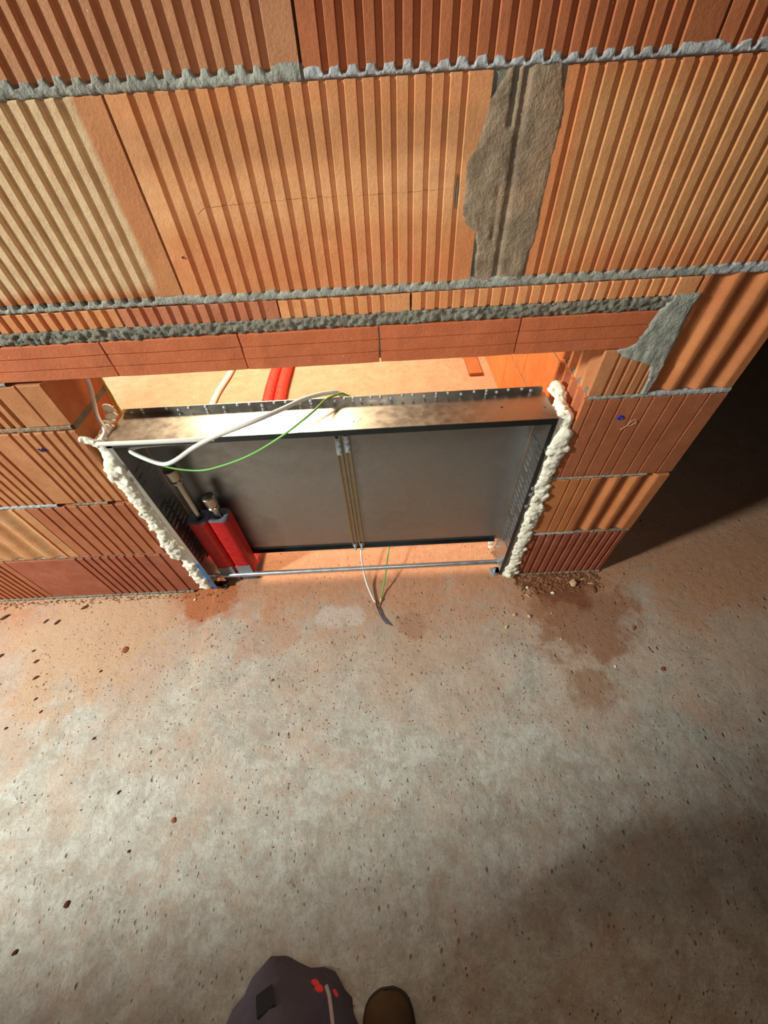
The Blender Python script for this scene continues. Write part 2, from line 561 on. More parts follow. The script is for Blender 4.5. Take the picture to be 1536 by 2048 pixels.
def block(name, x0, x1, z0, z1, ribs, mat, parent, y1=WT, y_off=0.0, side_r=None, side_l=None, label=None, edge=0.0022):
    xs = knots(ribs, x0, x1)
    front = [(x, y_off + prof(ribs, x)) for x in xs]
    side = []
    right = []
    if side_r:        # ribs running up the left-hand reveal (x0 side)
        pass
    poly = list(front)
    poly.append((x1, y1))
    if side_l:
        # x0 face ribbed: list of (y, depth) points going from back to front
        pts = [(x0 + d, y) for y, d in side_l]
        poly.append((x0, y1))
        poly += pts
    else:
        poly.append((x0, y1))
    n = len(poly)
    nf = len(front)
    levels = [(z0, edge), (z0 + edge, 0.0)]
    k = max(2, int((z1 - z0) / 0.045))
    for i in range(1, k):
        levels.append((z0 + (z1 - z0) * i / k, 0.0))
    levels += [(z1 - edge, 0.0), (z1, edge)]
    v = []; f = []
    sd = random.random() * 50
    cx = (x0 + x1) / 2
    for li, (z, ins) in enumerate(levels):
        for j, (x, y) in enumerate(poly):
            xx, yy = x, y
            if j < nf:
                wob = 0.0007 * noise.noise(Vector((x * 25, z * 14, sd)))
                yy = y + ins + 0.0005 * noise.noise(Vector((x * 60, z * 30, sd + 9)))
                if 0 < j < nf - 1: xx = x + wob
            if j == 0 or j == nf - 1:
                yy += 0.0015
            v.append((xx, yy, z))
    L = len(levels)
    for i in range(L - 1):
        for j in range(n):
            a = i * n + j; b = i * n + (j + 1) % n
            f.append((a, b, b + n, a + n))
    f.append(tuple(range(n))[::-1])
    f.append(tuple((L - 1) * n + j for j in range(n)))
    o = newobj(name, v, f, mat, parent)
    WALL_RIBS.append((x0, x1, z0, z1, ribs, y_off))
    if label: o['label'] = label
    return o


def G(start, step, count, w=0.0095, d=0.005, jit=0.0006):
    return [('g', start + step * i + random.uniform(-jit, jit), w, d) for i in range(count)]


def at(cs, w=0.0095, d=0.005):
    return [('g', c, w, d) for c in cs]


def waves(cs, w=0.05, d=0.009):
    return [('w', c, w, d) for c in cs]


core = MB()
XL, XR = -2.15, 0.762
# mortar core between blocks: thin slabs a little behind the faces
for z0, z1, a, b in ((0, .012, XL, -.735), (0, .012, .47, XR), (.245, .260, XL, -.725), (.245, .260, .47, XR), (.495, .508, XL, -.71), (.495, .508, .46, XR),
                     (.740, .758, XL, -.70), (.748, .762, .46, XR), (.934, .962, XL, .57), (.985, 1.010, XL, XR), (1.240, 1.258, XL, XR), (1.494, 1.508, XL, XR),
                     (1.744, 1.758, XL, XR), (1.994, 2.008, XL, XR), (2.244, 2.52, XL, XR)):
    core.box((a, .012, z0), (b, WT - .004, z1))
core.box((.155, .004, 1.004), (.254, WT - .004, 1.244))
core.box((.560, .012, .76), (.577, WT - .004, .96))
core.box((-.93, .03, .86), (.57, WT - .01, .95))
wall = core.build('wall_back', M['mortar_dark'], kind='structure')
B = 'brick'

# course above the top joint (z 1.257+) and the ones hidden above it
block(B, -.577, -.0805, 1.2535, 1.495, at([-.409, -.389, -.3665, -.3435, -.321, -.2985, -.2755, -.2525, -.230, -.2075, -.186, -.1645, -.142, -.121] + [-.433 - .0232 * i for i in range(6)], .0115, .0062), M['clay_top_left'], wall)
block(B, -.0765, .425, 1.2485, 1.495, at([-.049, -.0265, -.0035, .0185, .042, .063, .0855, .109, .1315, .155, .177, .201, .224, .2455, .267, .289, .311, .334, .357, .380], .0105, .006), M['clay_top_right'], wall)
block(B, .430, XR, 1.2485, 1.495, G(.452, .0235, 13), M['clay_top_right'], wall)
for a, b in ((-1.077, -.581), (-1.577, -1.081), (XL, -1.581)):
    block(B, a, b, 1.257, 1.495, G(a + .03, .0233, int((b - a) / .0233) - 1), M['clay_top_left'], wall)
for row in range(3):
    z = 1.508 + .25 * row
    xx = XL
    nb = 0
    while xx < XR - .05:
        e = min(XR, xx + (.497 if nb or row % 2 else .25))
        block(B, xx, e - .003, z, z + .236, G(xx + .03, .0233, int((e - xx) / .0233) - 1), M['clay_top_right'], wall)
        xx = e; nb += 1

# big course z 1.008 - 1.243
block(B, -.832, -.3345, 1.006, 1.243, at([-.3885 - .0236 * i for i in range(18)], .0118, .0058), M['clay_beige'], wall)
block(B, -.3305, .160, 1.0035, 1.243, at([-.297, -.271, -.2445, -.219, -.1945, -.169, -.1455, -.1225, -.099, -.0765, -.0545, -.0315, -.0085, .014, .0345, .0575, .080, .1025, .1255], .0092, .0048), M['clay_big'], wall)
block(B, .2535, XR, 1.006, 1.243, at([.272 + .0236 * i for i in range(21)], .0105, .0058), M['clay_right'], wall)
for a, b in ((-1.332, -.836), (-1.832, -1.336), (XL, -1.836)):
    block(B, a, b, 1.006, 1.243, G(a + .03, .0233, int((b - a) / .0233) - 1), M['clay_beige'], wall)

# thin cut course z .961 - .991
block(B, -.955, -.4635, .9605, .992, G(-.482, -.0232, 19, .0105, .005), M['clay_cut'], wall, edge=.0012)
block(B, -.4585, -.1775, .9595, .9915, G(-.438, .0232, 11, .009, .005), M['clay_cut_red'], wall, edge=.0012)
block(B, -.1745, .0575, .9595, .990, G(-.153, .0232, 8, .009, .005), M['clay_cut'], wall, edge=.0012)
block(B, .0615, .566, .961, .991, G(.083, .0232, 20, .0095, .0055), M['clay_cut'], wall, edge=.0012)
block(B, XL, -.9585, .9605, .992, G(XL + .02, .0232, 50, .0105, .005), M['clay_cut'], wall, edge=.0012)

# right pier
wv = [.600, .655, .712]
block(B, .573, XR, .7615, 1.0, waves([.602, .658, .716], .056, .010), M['clay_wave'], wall)
REVEAL = []
for i, yc in enumerate((.150, .108, .066, .026)):
    for q, d in ((.016, 0.0), (.009, .010), (-.009, .010), (-.016, 0.0)):
        REVEAL.append((yc + q, d))
block(B, .4515, .5645, .7575, .8635, at([.482, .5055, .529, .5525], .0095, .006), M['clay_ochre'], wall, side_l=REVEAL)
block(B, .4480, XR + .002, .5075, .7495, at([.466, .500, .531, .5705, .599, .640, .672, .723], .006, .0032), M['clay_brown'], wall, side_l=REVEAL)
block(B, .4430, XR + .004, .2585, .4985, at([.4985, .528, .555], .007, .004) + waves([.600, .655, .712], .054, .010), M['clay_wave'], wall, side_l=REVEAL)
block(B, .4500, XR, .0110, .2465, at([.478, .505, .533, .560, .588, .615, .642, .668, .694, .719, .743], .0115, .006), M['clay_brown_red'], wall, side_l=REVEAL)

# left side, below the lintel
block(B, -1.195, -.6955, .7575, .858, at([-.800 - .0236 * i for i in range(16)], .0115, .006) + at([-.745], .006, .003), M['clay_ochre'], wall)
block(B, -1.200, -.7010, .5075, .742, at([-.7175, -.7445, -.7715, -.7985, -.8225, -.8475, -.908, -.9335, -.958, -.982, -1.006, -1.030, -1.054, -1.078], .0085, .0055), M['clay_ochre'], wall)
block(B, -1.000, -.6990, .2575, .495, at([-.7235, -.7555, -.790, -.8235, -.856, -.888, -.925, -.963], .0075, .005), M['clay_brown'], wall)
block(B, -1.500, -1.004, .2575, .495, at([-1.035], .0075, .005) + waves([-1.07, -1.13, -1.20, -1.27], .056, .008), M['clay_pale'], wall)
block(B, -1.260, -.7020, .0100, .2465, at([-.747, -.795, -.834, -.864, -.891, -.917, -.944, -.971, -.998, -1.024], .0085, .0055), M['clay_brown_red'], wall)
for a, b, z0, z1 in ((-1.695, -1.199, .7575, .858), (XL, -1.699, .7575, .858), (-1.700, -1.204, .5075, .742), (XL, -1.704, .5075, .742), (XL, -1.504, .2575, .495),
                     (-1.760, -1.264, .01, .2465), (XL, -1.764, .01, .2465)):
    block(B, a, b, z0, z1, G(a + .03, .0233, int((b - a) / .0233) - 1), M['clay_brown'], wall)

# lintel: clay shells with two horizontal grooves
lin = empty('lintel')
lin.parent = wall
lin['label'] = 'flat clay-shell lintel over the opening with two horizontal grooves'
for a, b in ((-.921, -.785), (-.783, -.5255), (-.5225, -.2655), (-.2625, -.0015), (.0015, .2635), (.2665, .530)):
    v = []; f = []
    zp = [(.866, .003), (.868, .0), (.8872, .0), (.8880, .0026), (.8894, .0026), (.8902, .0), (.9108, .0), (.9116, .0026), (.9130, .0026), (.9138, .0), (.9350, .0), (.9372, .0025)]
    nxx = 9
    sd = random.random() * 40
    rings = []
    yo = -.0015 + random.uniform(-.0008, .0008)
    for i in range(nxx):
        x = a + (b - a) * i / (nxx - 1)
        for z, y in zp:
            e = .0015 if i in (0, nxx - 1) else 0
            v.append((x + (.0012 * nz(z, sd, 0, 60) if e else 0), y + e + yo + .0006 * nz(x, z, sd, 40), z + .0006 * nz(x, sd, 0, 12)))
        v.append((x, WT, .9372)); v.append((x, WT, .866))
    m = len(zp) + 2
    for i in range(nxx - 1):
        for j in range(m):
            q = i * m + j; r = i * m + (j + 1) % m
            f.append((q, q + m, r + m, r))
    f.append(tuple(range(m)))
    f.append(tuple((nxx - 1) * m + j for j in range(m))[::-1])
    o = newobj('clay_shell', v, f, M['clay_lintel'], lin)

# ------------------------------------------------------------------ mortar


def face_y(x, z):
    for x0, x1, z0, z1, ribs, yo in WALL_RIBS:
        if x0 <= x <= x1 and z0 <= z <= z1:
            return yo + prof(ribs, x)
    return None


def mortar_strip(name, x0, x1, zb, zt, mat, bump=0.012, rough=0.0015, seed=0.0, step=0.0028, proud=0.0012, recess_bottom=0.004, nzr=7, label=None, fill=0.35, uneven=.002):
    """bed joint squeezed out over the foot of the ribs above; zb, zt functions of x"""
    n = int((x1 - x0) / step)
    v = []; f = []
    for i in range(n + 1):
        x = x0 + (x1 - x0) * i / n
        ya = face_y(x, zt(x) + 0.006)
        ya = 0.0 if ya is None else ya
        g = min(1.0, ya / 0.0045)
        top = zt(x) + bump * (1 - g) * (0.75 + 0.5 * nz(x, seed, 0, 30)) + uneven * nz(x, seed + 5, 0, 110)
        bot = zb(x) + uneven * 0.8 * nz(x, seed + 9, 0, 90)
        for j in range(nzr):
            t = j / (nzr - 1)
            z = bot + (top - bot) * t
            up = max(0.0, min(1.0, (z - zt(x)) / 0.004 + 0.6))
            y = ya * (1 - fill) * up - proud + rough * noise.noise(Vector((x * 95, z * 120, seed))) + rough * .7 * noise.noise(Vector((x * 260, z * 260, seed)))
            y += recess_bottom * max(0, 1 - t * 2.2) * .5
            if j == 0: y += 0.006
            if j == nzr - 1: y += 0.0035
            v.append((x, y, z))
        v.append((x, 0.016, top - .004)); v.append((x, .016, bot + .002))
    m = nzr + 2
    for i in range(n):
        for j in range(m - 1):
            a = i * m + j
            f.append((a, a + m, a + m + 1, a + 1))
    o = newobj(name, v, f, mat, wall, smooth=True)
    if label: o['label'] = label
    return o


def lerpf(pts):
    def fn(x):
        if x <= pts[0][0]: return pts[0][1]
        for (a, za), (b, zb) in zip(pts, pts[1:]):
            if x <= b: return za + (zb - za) * (x - a) / (b - a)
        return pts[-1][1]
    return fn


K = lambda c: (lambda x: c)
mortar_strip('mortar_bed', XL, -.0805, K(1.2415), K(1.2535), M['mortar'], bump=.0095, seed=1, fill=.1, step=.002, uneven=.0008)
mortar_strip('mortar_bed', -.0760, XR, K(1.2435), K(1.2485), M['mortar_blue'], bump=.0095, seed=2, fill=.05, step=.002, uneven=.0008)
mortar_strip('mortar_bed', XL, -.333, K(.9925), K(1.0015), M['mortar'], bump=.0095, seed=3, fill=.15, step=.002, uneven=.0008)
mortar_strip('mortar_bed', -.333, .160, K(.9905), K(1.004), M['mortar'], bump=.007, seed=4)
mortar_strip('mortar_bed', .160, .566, K(.9905), K(1.006), M['mortar'], bump=.006, seed=5)
mortar_strip('mortar_bed', .566, XR, K(.990), K(1.007), M['mortar_blue'], bump=.007, seed=6)
mortar_strip('mortar_bed', -.93, .566, K(.9365), K(.9610), M['mortar_dark'], bump=.0015, rough=.005, seed=7, nzr=10, uneven=.004, proud=.001, label='rough dark mortar bed on top of the lintel')
mortar_strip('mortar_bed', .575, XR, K(.7485), K(.7620), M['mortar_blue'], bump=.0015, seed=8)
mortar_strip('mortar_bed', .4525, .575, K(.7485), K(.7580), M['mortar'], bump=.001, seed=9)
mortar_strip('mortar_bed', .448, .700, K(.4990), K(.5070), M['mortar'], bump=.001, seed=10, proud=.0005)
mortar_strip('mortar_bed', .450, .585, K(.2480), K(.2585), M['mortar_blue'], bump=.0015, seed=11, proud=.002, rough=.003)
mortar_strip('mortar_bed', .585, XR, K(.2470), K(.2580), M['mortar_patch'], bump=.0005, seed=12)
mortar_strip('mortar_bed', XL, -.905, K(.4950), K(.5070), M['mortar_blue'], bump=.002, seed=13)
mortar_strip('mortar_bed', -.86, -.765, K(.4960), K(.5065), M['mortar_patch'], bump=.0005, seed=14)
mortar_strip('mortar_bed', XL, -.70, K(.7430), K(.7570), M['mortar_patch'], bump=.0005, seed=15, proud=-.001)
mortar_strip('mortar_bed', XL, -.76, K(.8570), K(.8660), M['mortar'], bump=.0, seed=16)
mortar_strip('mortar_bed', XL, -.712, K(.2470), K(.2570), M['mortar_patch'], bump=0, seed=17, proud=-.003)
mortar_strip('mortar_bed', XL, -.735, K(-.004), K(.0105), M['mortar_dark'], bump=.0015, rough=.004, seed=18, proud=.003)
mortar_strip('mortar_bed', .463, XR, K(-.004), K(.0105), M['mortar_patch'], bump=.0015, rough=.004, seed=19, proud=.002)


def mortar_patch(poly, z0, z1, seed, mat, thick=.002, rough=.0013, step=.003, fill=.8, streaks=(), label=None):
    """smeared mortar filling the ribs; poly(z) gives left and right edge at height z"""
    nzn = int((z1 - z0) / step)
    v = []; f = []
    cols = 34
    for j in range(nzn + 1):
        z = z0 + (z1 - z0) * j / nzn
        l, r = poly(z)
        l += .005 * nz(z, seed, 0, 26) + .003 * nz(z, seed, 4, 90)
        r += .004 * nz(z, seed + 3, 0, 22) + .0025 * nz(z, seed, 7, 80)
        for i in range(cols + 1):
            t = i / cols
            x = l + (r - l) * t
            ya = face_y(x, z)
            ya = .001 if ya is None else ya
            e = min(1.0, min(t, 1 - t) * 9)
            y = ya * (1 - fill) - thick * e + rough * noise.noise(Vector((x * 60, z * 28, seed))) + rough * .8 * noise.noise(Vector((x * 210, z * 210, seed)))
            for sx, sw, sdp, a, b in streaks:
                if a < z < b:
                    cx = sx(z)
                    y += sdp * math.exp(-((x - cx) / sw) ** 2)
            if i in (0, cols) or j in (0, nzn): y = max(y, ya + .001)
            v.append((x, y, z))
    w = cols + 1
    for j in range(nzn):
        for i in range(cols):
            a = j * w + i
            f.append((a, a + 1, a + w + 1, a + w))
    o = newobj('mortar_patch', v, f, mat, wall, smooth=True)
    if label: o['label'] = label
    return o


pl = lerpf([(1.0, .170), (1.03, .166), (1.055, .164), (1.075, .158), (1.09, .138), (1.116, .136), (1.155, .134), (1.18, .150), (1.204, .158), (1.244, .176)])
pr = lerpf([(1.0, .252), (1.046, .254), (1.11, .257), (1.19, .258), (1.244, .2485)])
mortar_patch(lambda z: (pl(z), pr(z)), 1.0, 1.246, 21, M['mortar_patch'], thick=.0008,
             streaks=[(lambda z: .203, .004, .005, .99, 1.25), (lambda z: .187, .002, .0035, 1.06, 1.13), (lambda z: .190, .003, .006, 1.19, 1.25)], label='tall column of grey mortar filling the gap between two bricks')
bl = lerpf([(.757, .566), (.80, .563), (.825, .556), (.838, .520), (.848, .488), (.862, .468), (.88, .500), (.905, .508), (.925, .512), (.945, .520), (.962, .53)])
br = lerpf([(.757, .577), (.80, .580), (.84, .584), (.88, .582), (.92, .576), (.962, .580)])
mortar_patch(lambda z: (bl(z), br(z)), .757, .964, 33, M['mortar'], thick=.0035, fill=.8, label='smeared grey mortar at the right end of the lintel')
# mortar smeared over the ends of the small block's ribs
for k, (xa, xb, za, zb_) in enumerate(((.140, .146, 1.06, 1.16), (.1235, .1285, 1.105, 1.145), (.1435, .1475, 1.015, 1.06))):
    s = MB()
    n = 14
    vv = []
    for i in range(n + 1):
        z = za + (zb_ - za) * i / n
        w = (xb - xa) * (.35 + .65 * math.sin(math.pi * i / n)) * .5
        c = (xa + xb) / 2 + .001 * nz(z, k, 0, 50)
        vv += [(c - w, .0035, z), (c, .0015 + .001 * nz(z, k, 3, 90), z), (c + w, .0035, z)]
    ff = []
    for i in range(n):
        for q in (0, 1):
            a = i * 3 + q
            ff.append((a, a + 1, a + 4, a + 3))
    s.add(vv, ff).build('mortar_smear', M['mortar_dark'], wall)


def mark(name, cx, cz, pts, r, mat, label):
    s = MB()
    s.tube([(cx + a, -.0006, cz + b) for a, b in pts], r, 5)
    o = s.build(name, mat, wall)
    o['label'] = label


mark('ink_mark', -.806, .695, [(-.008, .004), (-.003, -.004), (.002, .004), (.007, -.004), (.009, .003)], .0019, M['ink'], 'small blue ink mark on a left brick')
mark('ink_mark', .546, .698, [(-.008, .0), (-.003, .005), (.004, .004), (.007, -.001), (.002, -.004), (-.004, -.002)], .0026, M['ink'], 'small blue ink mark on the right pier')
def crack(pts, seed):
    q = []
    for (xa, za), (xb, zb) in zip(pts, pts[1:]):
        n = max(2, int(abs(xb - xa) / .0022))
        for i in range(n):
            x = xa + (xb - xa) * i / n
            z = za + (zb - za) * i / n + .0012 * nz(x, seed, 0, 60)
            q.append((x, (face_y(x, z) or 0) + .0001, z))
    MB().tube(q, .0003, 4).build('crack', M['chip_red'], wall)


crack([(-.262, 1.118), (-.25, 1.125), (-.10, 1.129), (.02, 1.128), (.12, 1.130)], 3)
crack([(-.66, 1.118), (-.62, 1.121), (-.59, 1.119)], 5)
mark('chalk_mark', .578, .680, [(-.016, -.018), (-.006, -.006), (.000, .008), (.009, .010), (.013, .002), (.004, -.006), (-.006, -.006)], .0012, M['chalk'], 'faint chalk loop beside the blue mark')
mark('ink_mark', -.309, 1.064, [(-.001, .001), (.001, -.001)], .0016, M['ink_red'], 'tiny dark red dot on the big brick')

# ------------------------------------------------------------------ brick walls of the room behind
def smallwall(name, x, y0, y1, parent_name, mat, face=-1):
    w = MB().box((x + .004, y0, 0), (x + .12, y1, 2.52)).build(name, M['mortar_patch'], kind='structure')
    r = 0
    z = .006
    while z < 1.4:
        yy = y0 + (-.25 if r % 2 else 0)
        while yy < y1:
            a, b = max(y0, yy), min(y1, yy + .494)
            if b - a > .05:
                v = []; f = []
                n = int((b - a) / .0115)
                for i in range(n * 2 + 1):
                    t = a + (b - a) * i / (n * 2)
                    d = .0022 if i % 2 else 0.0
                    for zz in (z, z + .238):
                        v.append((x + d, t, zz))
                for i in range(n * 2):
                    q = i * 2
                    f.append((q, q + 1, q + 3, q + 2))
                k = len(v)
                v += [(x + .05, a, z), (x + .05, a, z + .238), (x + .05, b, z), (x + .05, b, z + .238)]
                e = n * 4
                f += [(0, k, k + 1, 1), (e, e + 1, k + 3, k + 2), (1, k + 1, k + 3) + tuple(range(e + 1, 1, -2)), (0,) + tuple(range(2, e + 1, 2)) + (k + 2, k)]
                newobj('brick', v, f, mat, w)
            yy += .498
        z += .25
        r += 1
    return w


smallwall('wall_right', .665, WT + .001, YB, 'x', M['clay_back'])

# ------------------------------------------------------------------ manifold cabinet
CX0, CX1, CT, CY = -.655, .403, .705, .110
cab = empty('manifold_cabinet', (-.126, .05, 0), label='galvanised steel heating manifold cabinet without a door, foamed into the wall opening', category='cabinet')


def part(mb, name, mat, parent=None, smooth=False, label=None):
    o = mb.build(name, mat, None, smooth)
    o.parent = parent or cab
    if label: o['label'] = label
    m = o.parent.matrix_local.copy()
    q = o.parent.parent
    while q: m = q.matrix_local @ m; q = q.parent
    o.matrix_parent_inverse = Matrix.Translation(cab.location).inverted() if (parent is None) else (Matrix.Translation(cab.location)).inverted() @ Matrix.Identity(4)
    return o


cab.location = (0, 0, 0)
T = .0014


def cpart(mb, name, mat, parent=None, smooth=False, label=None):
    o = mb.build(name, mat, parent or cab, smooth)
    if label: o['label'] = label
    return o


back = cpart(MB().box((CX0 + .002, CY, .088), (CX1 - .002, CY + T, .700)), 'back_panel', M['galv_back'])
cpart(MB().box((CX0 + .02, CY - .011, .087), (CX1 - .015, CY, .0885)).box((CX0 + .02, CY - .0015, .0885), (CX1 - .015, CY, .108)), 'bottom_lip', M['lip_dark'])
side_l = cpart(MB().box((CX0, 0, .018), (CX0 + T, CY + .004, CT - .001), 0), 'side_panel', M['galv'])
side_r = cpart(MB().box((CX1 - T, 0, .018), (CX1, CY + .004, CT - .001), 0), 'side_panel', M['galv'])
# pressed louvres in the side panels
for sx, par, sgn in ((CX1 - T, side_r, -1), (CX0 + T, side_l, 1)):
    for i in range(22):
        z = .135 + i * .0215
        s = MB()
        n = 5
        for (y0_, y1_) in ((.018, .050), (.060, .092)):
            if (i * 7 + (0 if y0_ < .03 else 3)) % 9 == 0: continue
            s.tube([(sx + sgn * .0004, y0_, z), (sx + sgn * .0012, y0_ + .004, z), (sx + sgn * .0012, y1_ - .004, z), (sx + sgn * .0004, y1_, z)], [.0005, .0016, .0016, .0005], 6)
        if s.v: cpart(s, 'louvre', M['galv'], par, True)
# top with the rear flange
top = cpart(MB().box((CX0, .0, CT - T), (CX1, CY, CT)), 'top_panel', M['galv_top'])
fv = []
fo = MB()
z1 = .721
outl = [(CX0 + .004, CT), (CX1 - .006, CT), (CX1 - .006, z1 - .006), (CX1 - .008, z1 - .002), (CX1 - .012, z1), (CX0 + .012, z1), (CX0 + .006, z1 - .003), (CX0 + .004, z1 - .006)]
n = len(outl)
fo.add([(x, CY - .0005, z) for x, z in outl] + [(x, CY + .001, z) for x, z in outl],
       [tuple(range(n)), tuple(range(n, 2 * n))[::-1]] + [(i + n, (i + 1) % n + n, (i + 1) % n, i) for i in range(n)])
flange = cpart(fo, 'rear_flange', M['galv_top'])
rng = random.Random(3)
rx = []
x = CX0 + .03
RV = [-.628, -.600, -.538, -.510, -.482, -.440, -.395, -.36, -.33, -.30, -.268, -.240, -.205, -.178, -.139, -.118, -.094, -.072, -.052, -.028, -.004, .022, .050, .076, .105, .134, .163, .196, .228, .258, .284, .312, .345, .368]
rm = None
for i, x in enumerate(RV):
    z = .7165 if i % 3 else .7115
    s = MB().tube([(x, CY - .0004, z), (x, CY - .0024, z), (x, CY - .0036, z)], [.0040, .0038, .0018], 10)
    cpart(s, 'rivet', M['zinc'], flange, True)
    if i % 4 == 1:
        s = MB().tube([(x, CY - .0004, .7085), (x, CY - .0016, .7085), (x, CY - .0024, .7085)], [.0036, .0034, .0016], 10)
        cpart(s, 'rivet', M['zinc'], flange, True)
for x, y, r in ((.285, .055, .0032), (.385, .045, .002), (-.055, .038, .0014), (-.070, .030, .0016)):
    cpart(MB().tube([(x, y, CT - .0003), (x, y, CT + .0003)], r, 10), 'screw_hole', M['pocket_black'], top)
# frame round the front edge
cpart(MB().box((CX0, -.0012, .690), (CX1, .0006, CT + .0008)).box((CX0, -.0022, CT - .0012), (CX1, .0, CT + .0012)), 'front_lip', M['lip_dark'], label='dark front lip along the top of the cabinet')
cpart(MB().box((CX1 - .011, -.0010, .018), (CX1, .0006, CT)), 'side_lip', M['lip_dark'])
cpart(MB().box((CX0, -.0012, .018), (CX0 + .013, .0006, CT)), 'side_lip', M['galv'])
cpart(MB().box((CX0 - .001, -.0022, .016), (CX0 + .009, -.0010, .188)).box((CX0 - .0022, -.002, .016), (CX0 - .001, .012, .188)), 'film_strip', M['blue_film'], label='blue protective film left on the lower frame edge')
# mounting rails with bolts
for xc, zt_ in ((-.128, .560), (-.104, .568)):
    r = MB()
    r.box((xc - .0095, CY - .007, .092), (xc - .0035, CY - .0, .672), .0008)
    r.box((xc + .0035, CY - .007, .092), (xc + .0095, CY - .0, .672), .0008)
    r.box((xc - .0035, CY - .0015, .092), (xc + .0035, CY, .672))
    rail = cpart(r, 'mounting_rail', M['rail'])
    for z in (zt_, .094):
        s = MB()
        s.tube([(xc, CY - .004, z + .012), (xc, CY - .019, z + .012)], .0035, 8)
        s.tube([(xc, CY - .008, z + .012), (xc, CY - .012, z + .012)], .0072, 6)
        s.tube([(xc, CY - .013, z + .012), (xc, CY - .016, z + .012)], .0058, 6)
        s.tube([(xc, CY - .004, z - .008), (xc, CY - .014, z - .008)], .0065, 6)
        s.tube([(xc, CY - .012, z - .008), (xc, CY - .018, z - .008)], .0034, 8)
        if z > .3:
            s.tube([(xc, CY - .004, z + .030), (xc, CY - .014, z + .030)], .0066, 6)
            s.box((xc - .007, CY - .010, z - .018), (xc + .007, CY - .006, z + .038))
        cpart(s, 'bolt', M['zinc'], rail, True)
# cross rod near the floor
cpart(MB().tube([(CX0 + .004, .033, .052), (CX1 - .002, .033, .052)], .0088, 16), 'cross_rod', M['rod'], None, True, 'shiny round rod across the foot of the cabinet')
cpart(MB().tube([(CX0 + .002, .033, .052), (CX0 + .010, .033, .052)], .0115, 12), 'rod_socket', M['zinc'], None, True)
cpart(MB().tube([(CX1 - .014, .033, .052), (CX1 - .002, .033, .052)], .0125, 6), 'rod_socket', M['zinc'], None, True)
# adjustable feet
for x, y in ((CX0 + .030, .016), (CX1 - .022, .016)):
    s = MB()
    s.tube([(x, y, 0), (x, y, .004), (x, y, .006)], [.013, .013, .009], 16)
    s.tube([(x, y, .005), (x, y, .030)], .004, 10)
    s.tube([(x, y, .012), (x, y, .018)], .008, 6)
    s.box((x - .016, y - .010, .019), (x + .016, y + .012, .021))
    s.box((CX0 if x < 0 else x, y - .010, .019), (x if x < 0 else CX1, y + .012, .021))
    s.box((CX0 if x < 0 else CX1 - .002, y - .010, .012), (CX0 + .002 if x < 0 else CX1, y + .012, .034))
    cpart(s, 'foot', M['zinc'] if x > 0 else M['dark_metal'], None, True)
# side latches with white clips on the right edge
for z in (.470, .445, .395):
    cpart(MB().box((CX1 - .006, -.004, z), (CX1 + .002, -.0008, z + .010), .0008), 'clip', M['zinc'])
cpart(MB().tube([(CX1 - .0014, .020, .090), (CX1 - .007, .020, .090)], .006, 6).tube([(CX1 - .0014, .028, .068), (CX1 - .007, .028, .068)], .005, 6).tube([(CX1 - .0014, .012, .118), (CX1 - .006, .012, .118)], .004, 6), 'side_screws', M['zinc'], None, True)

# ------------------------------------------------------------------ two capped, insulated pipes


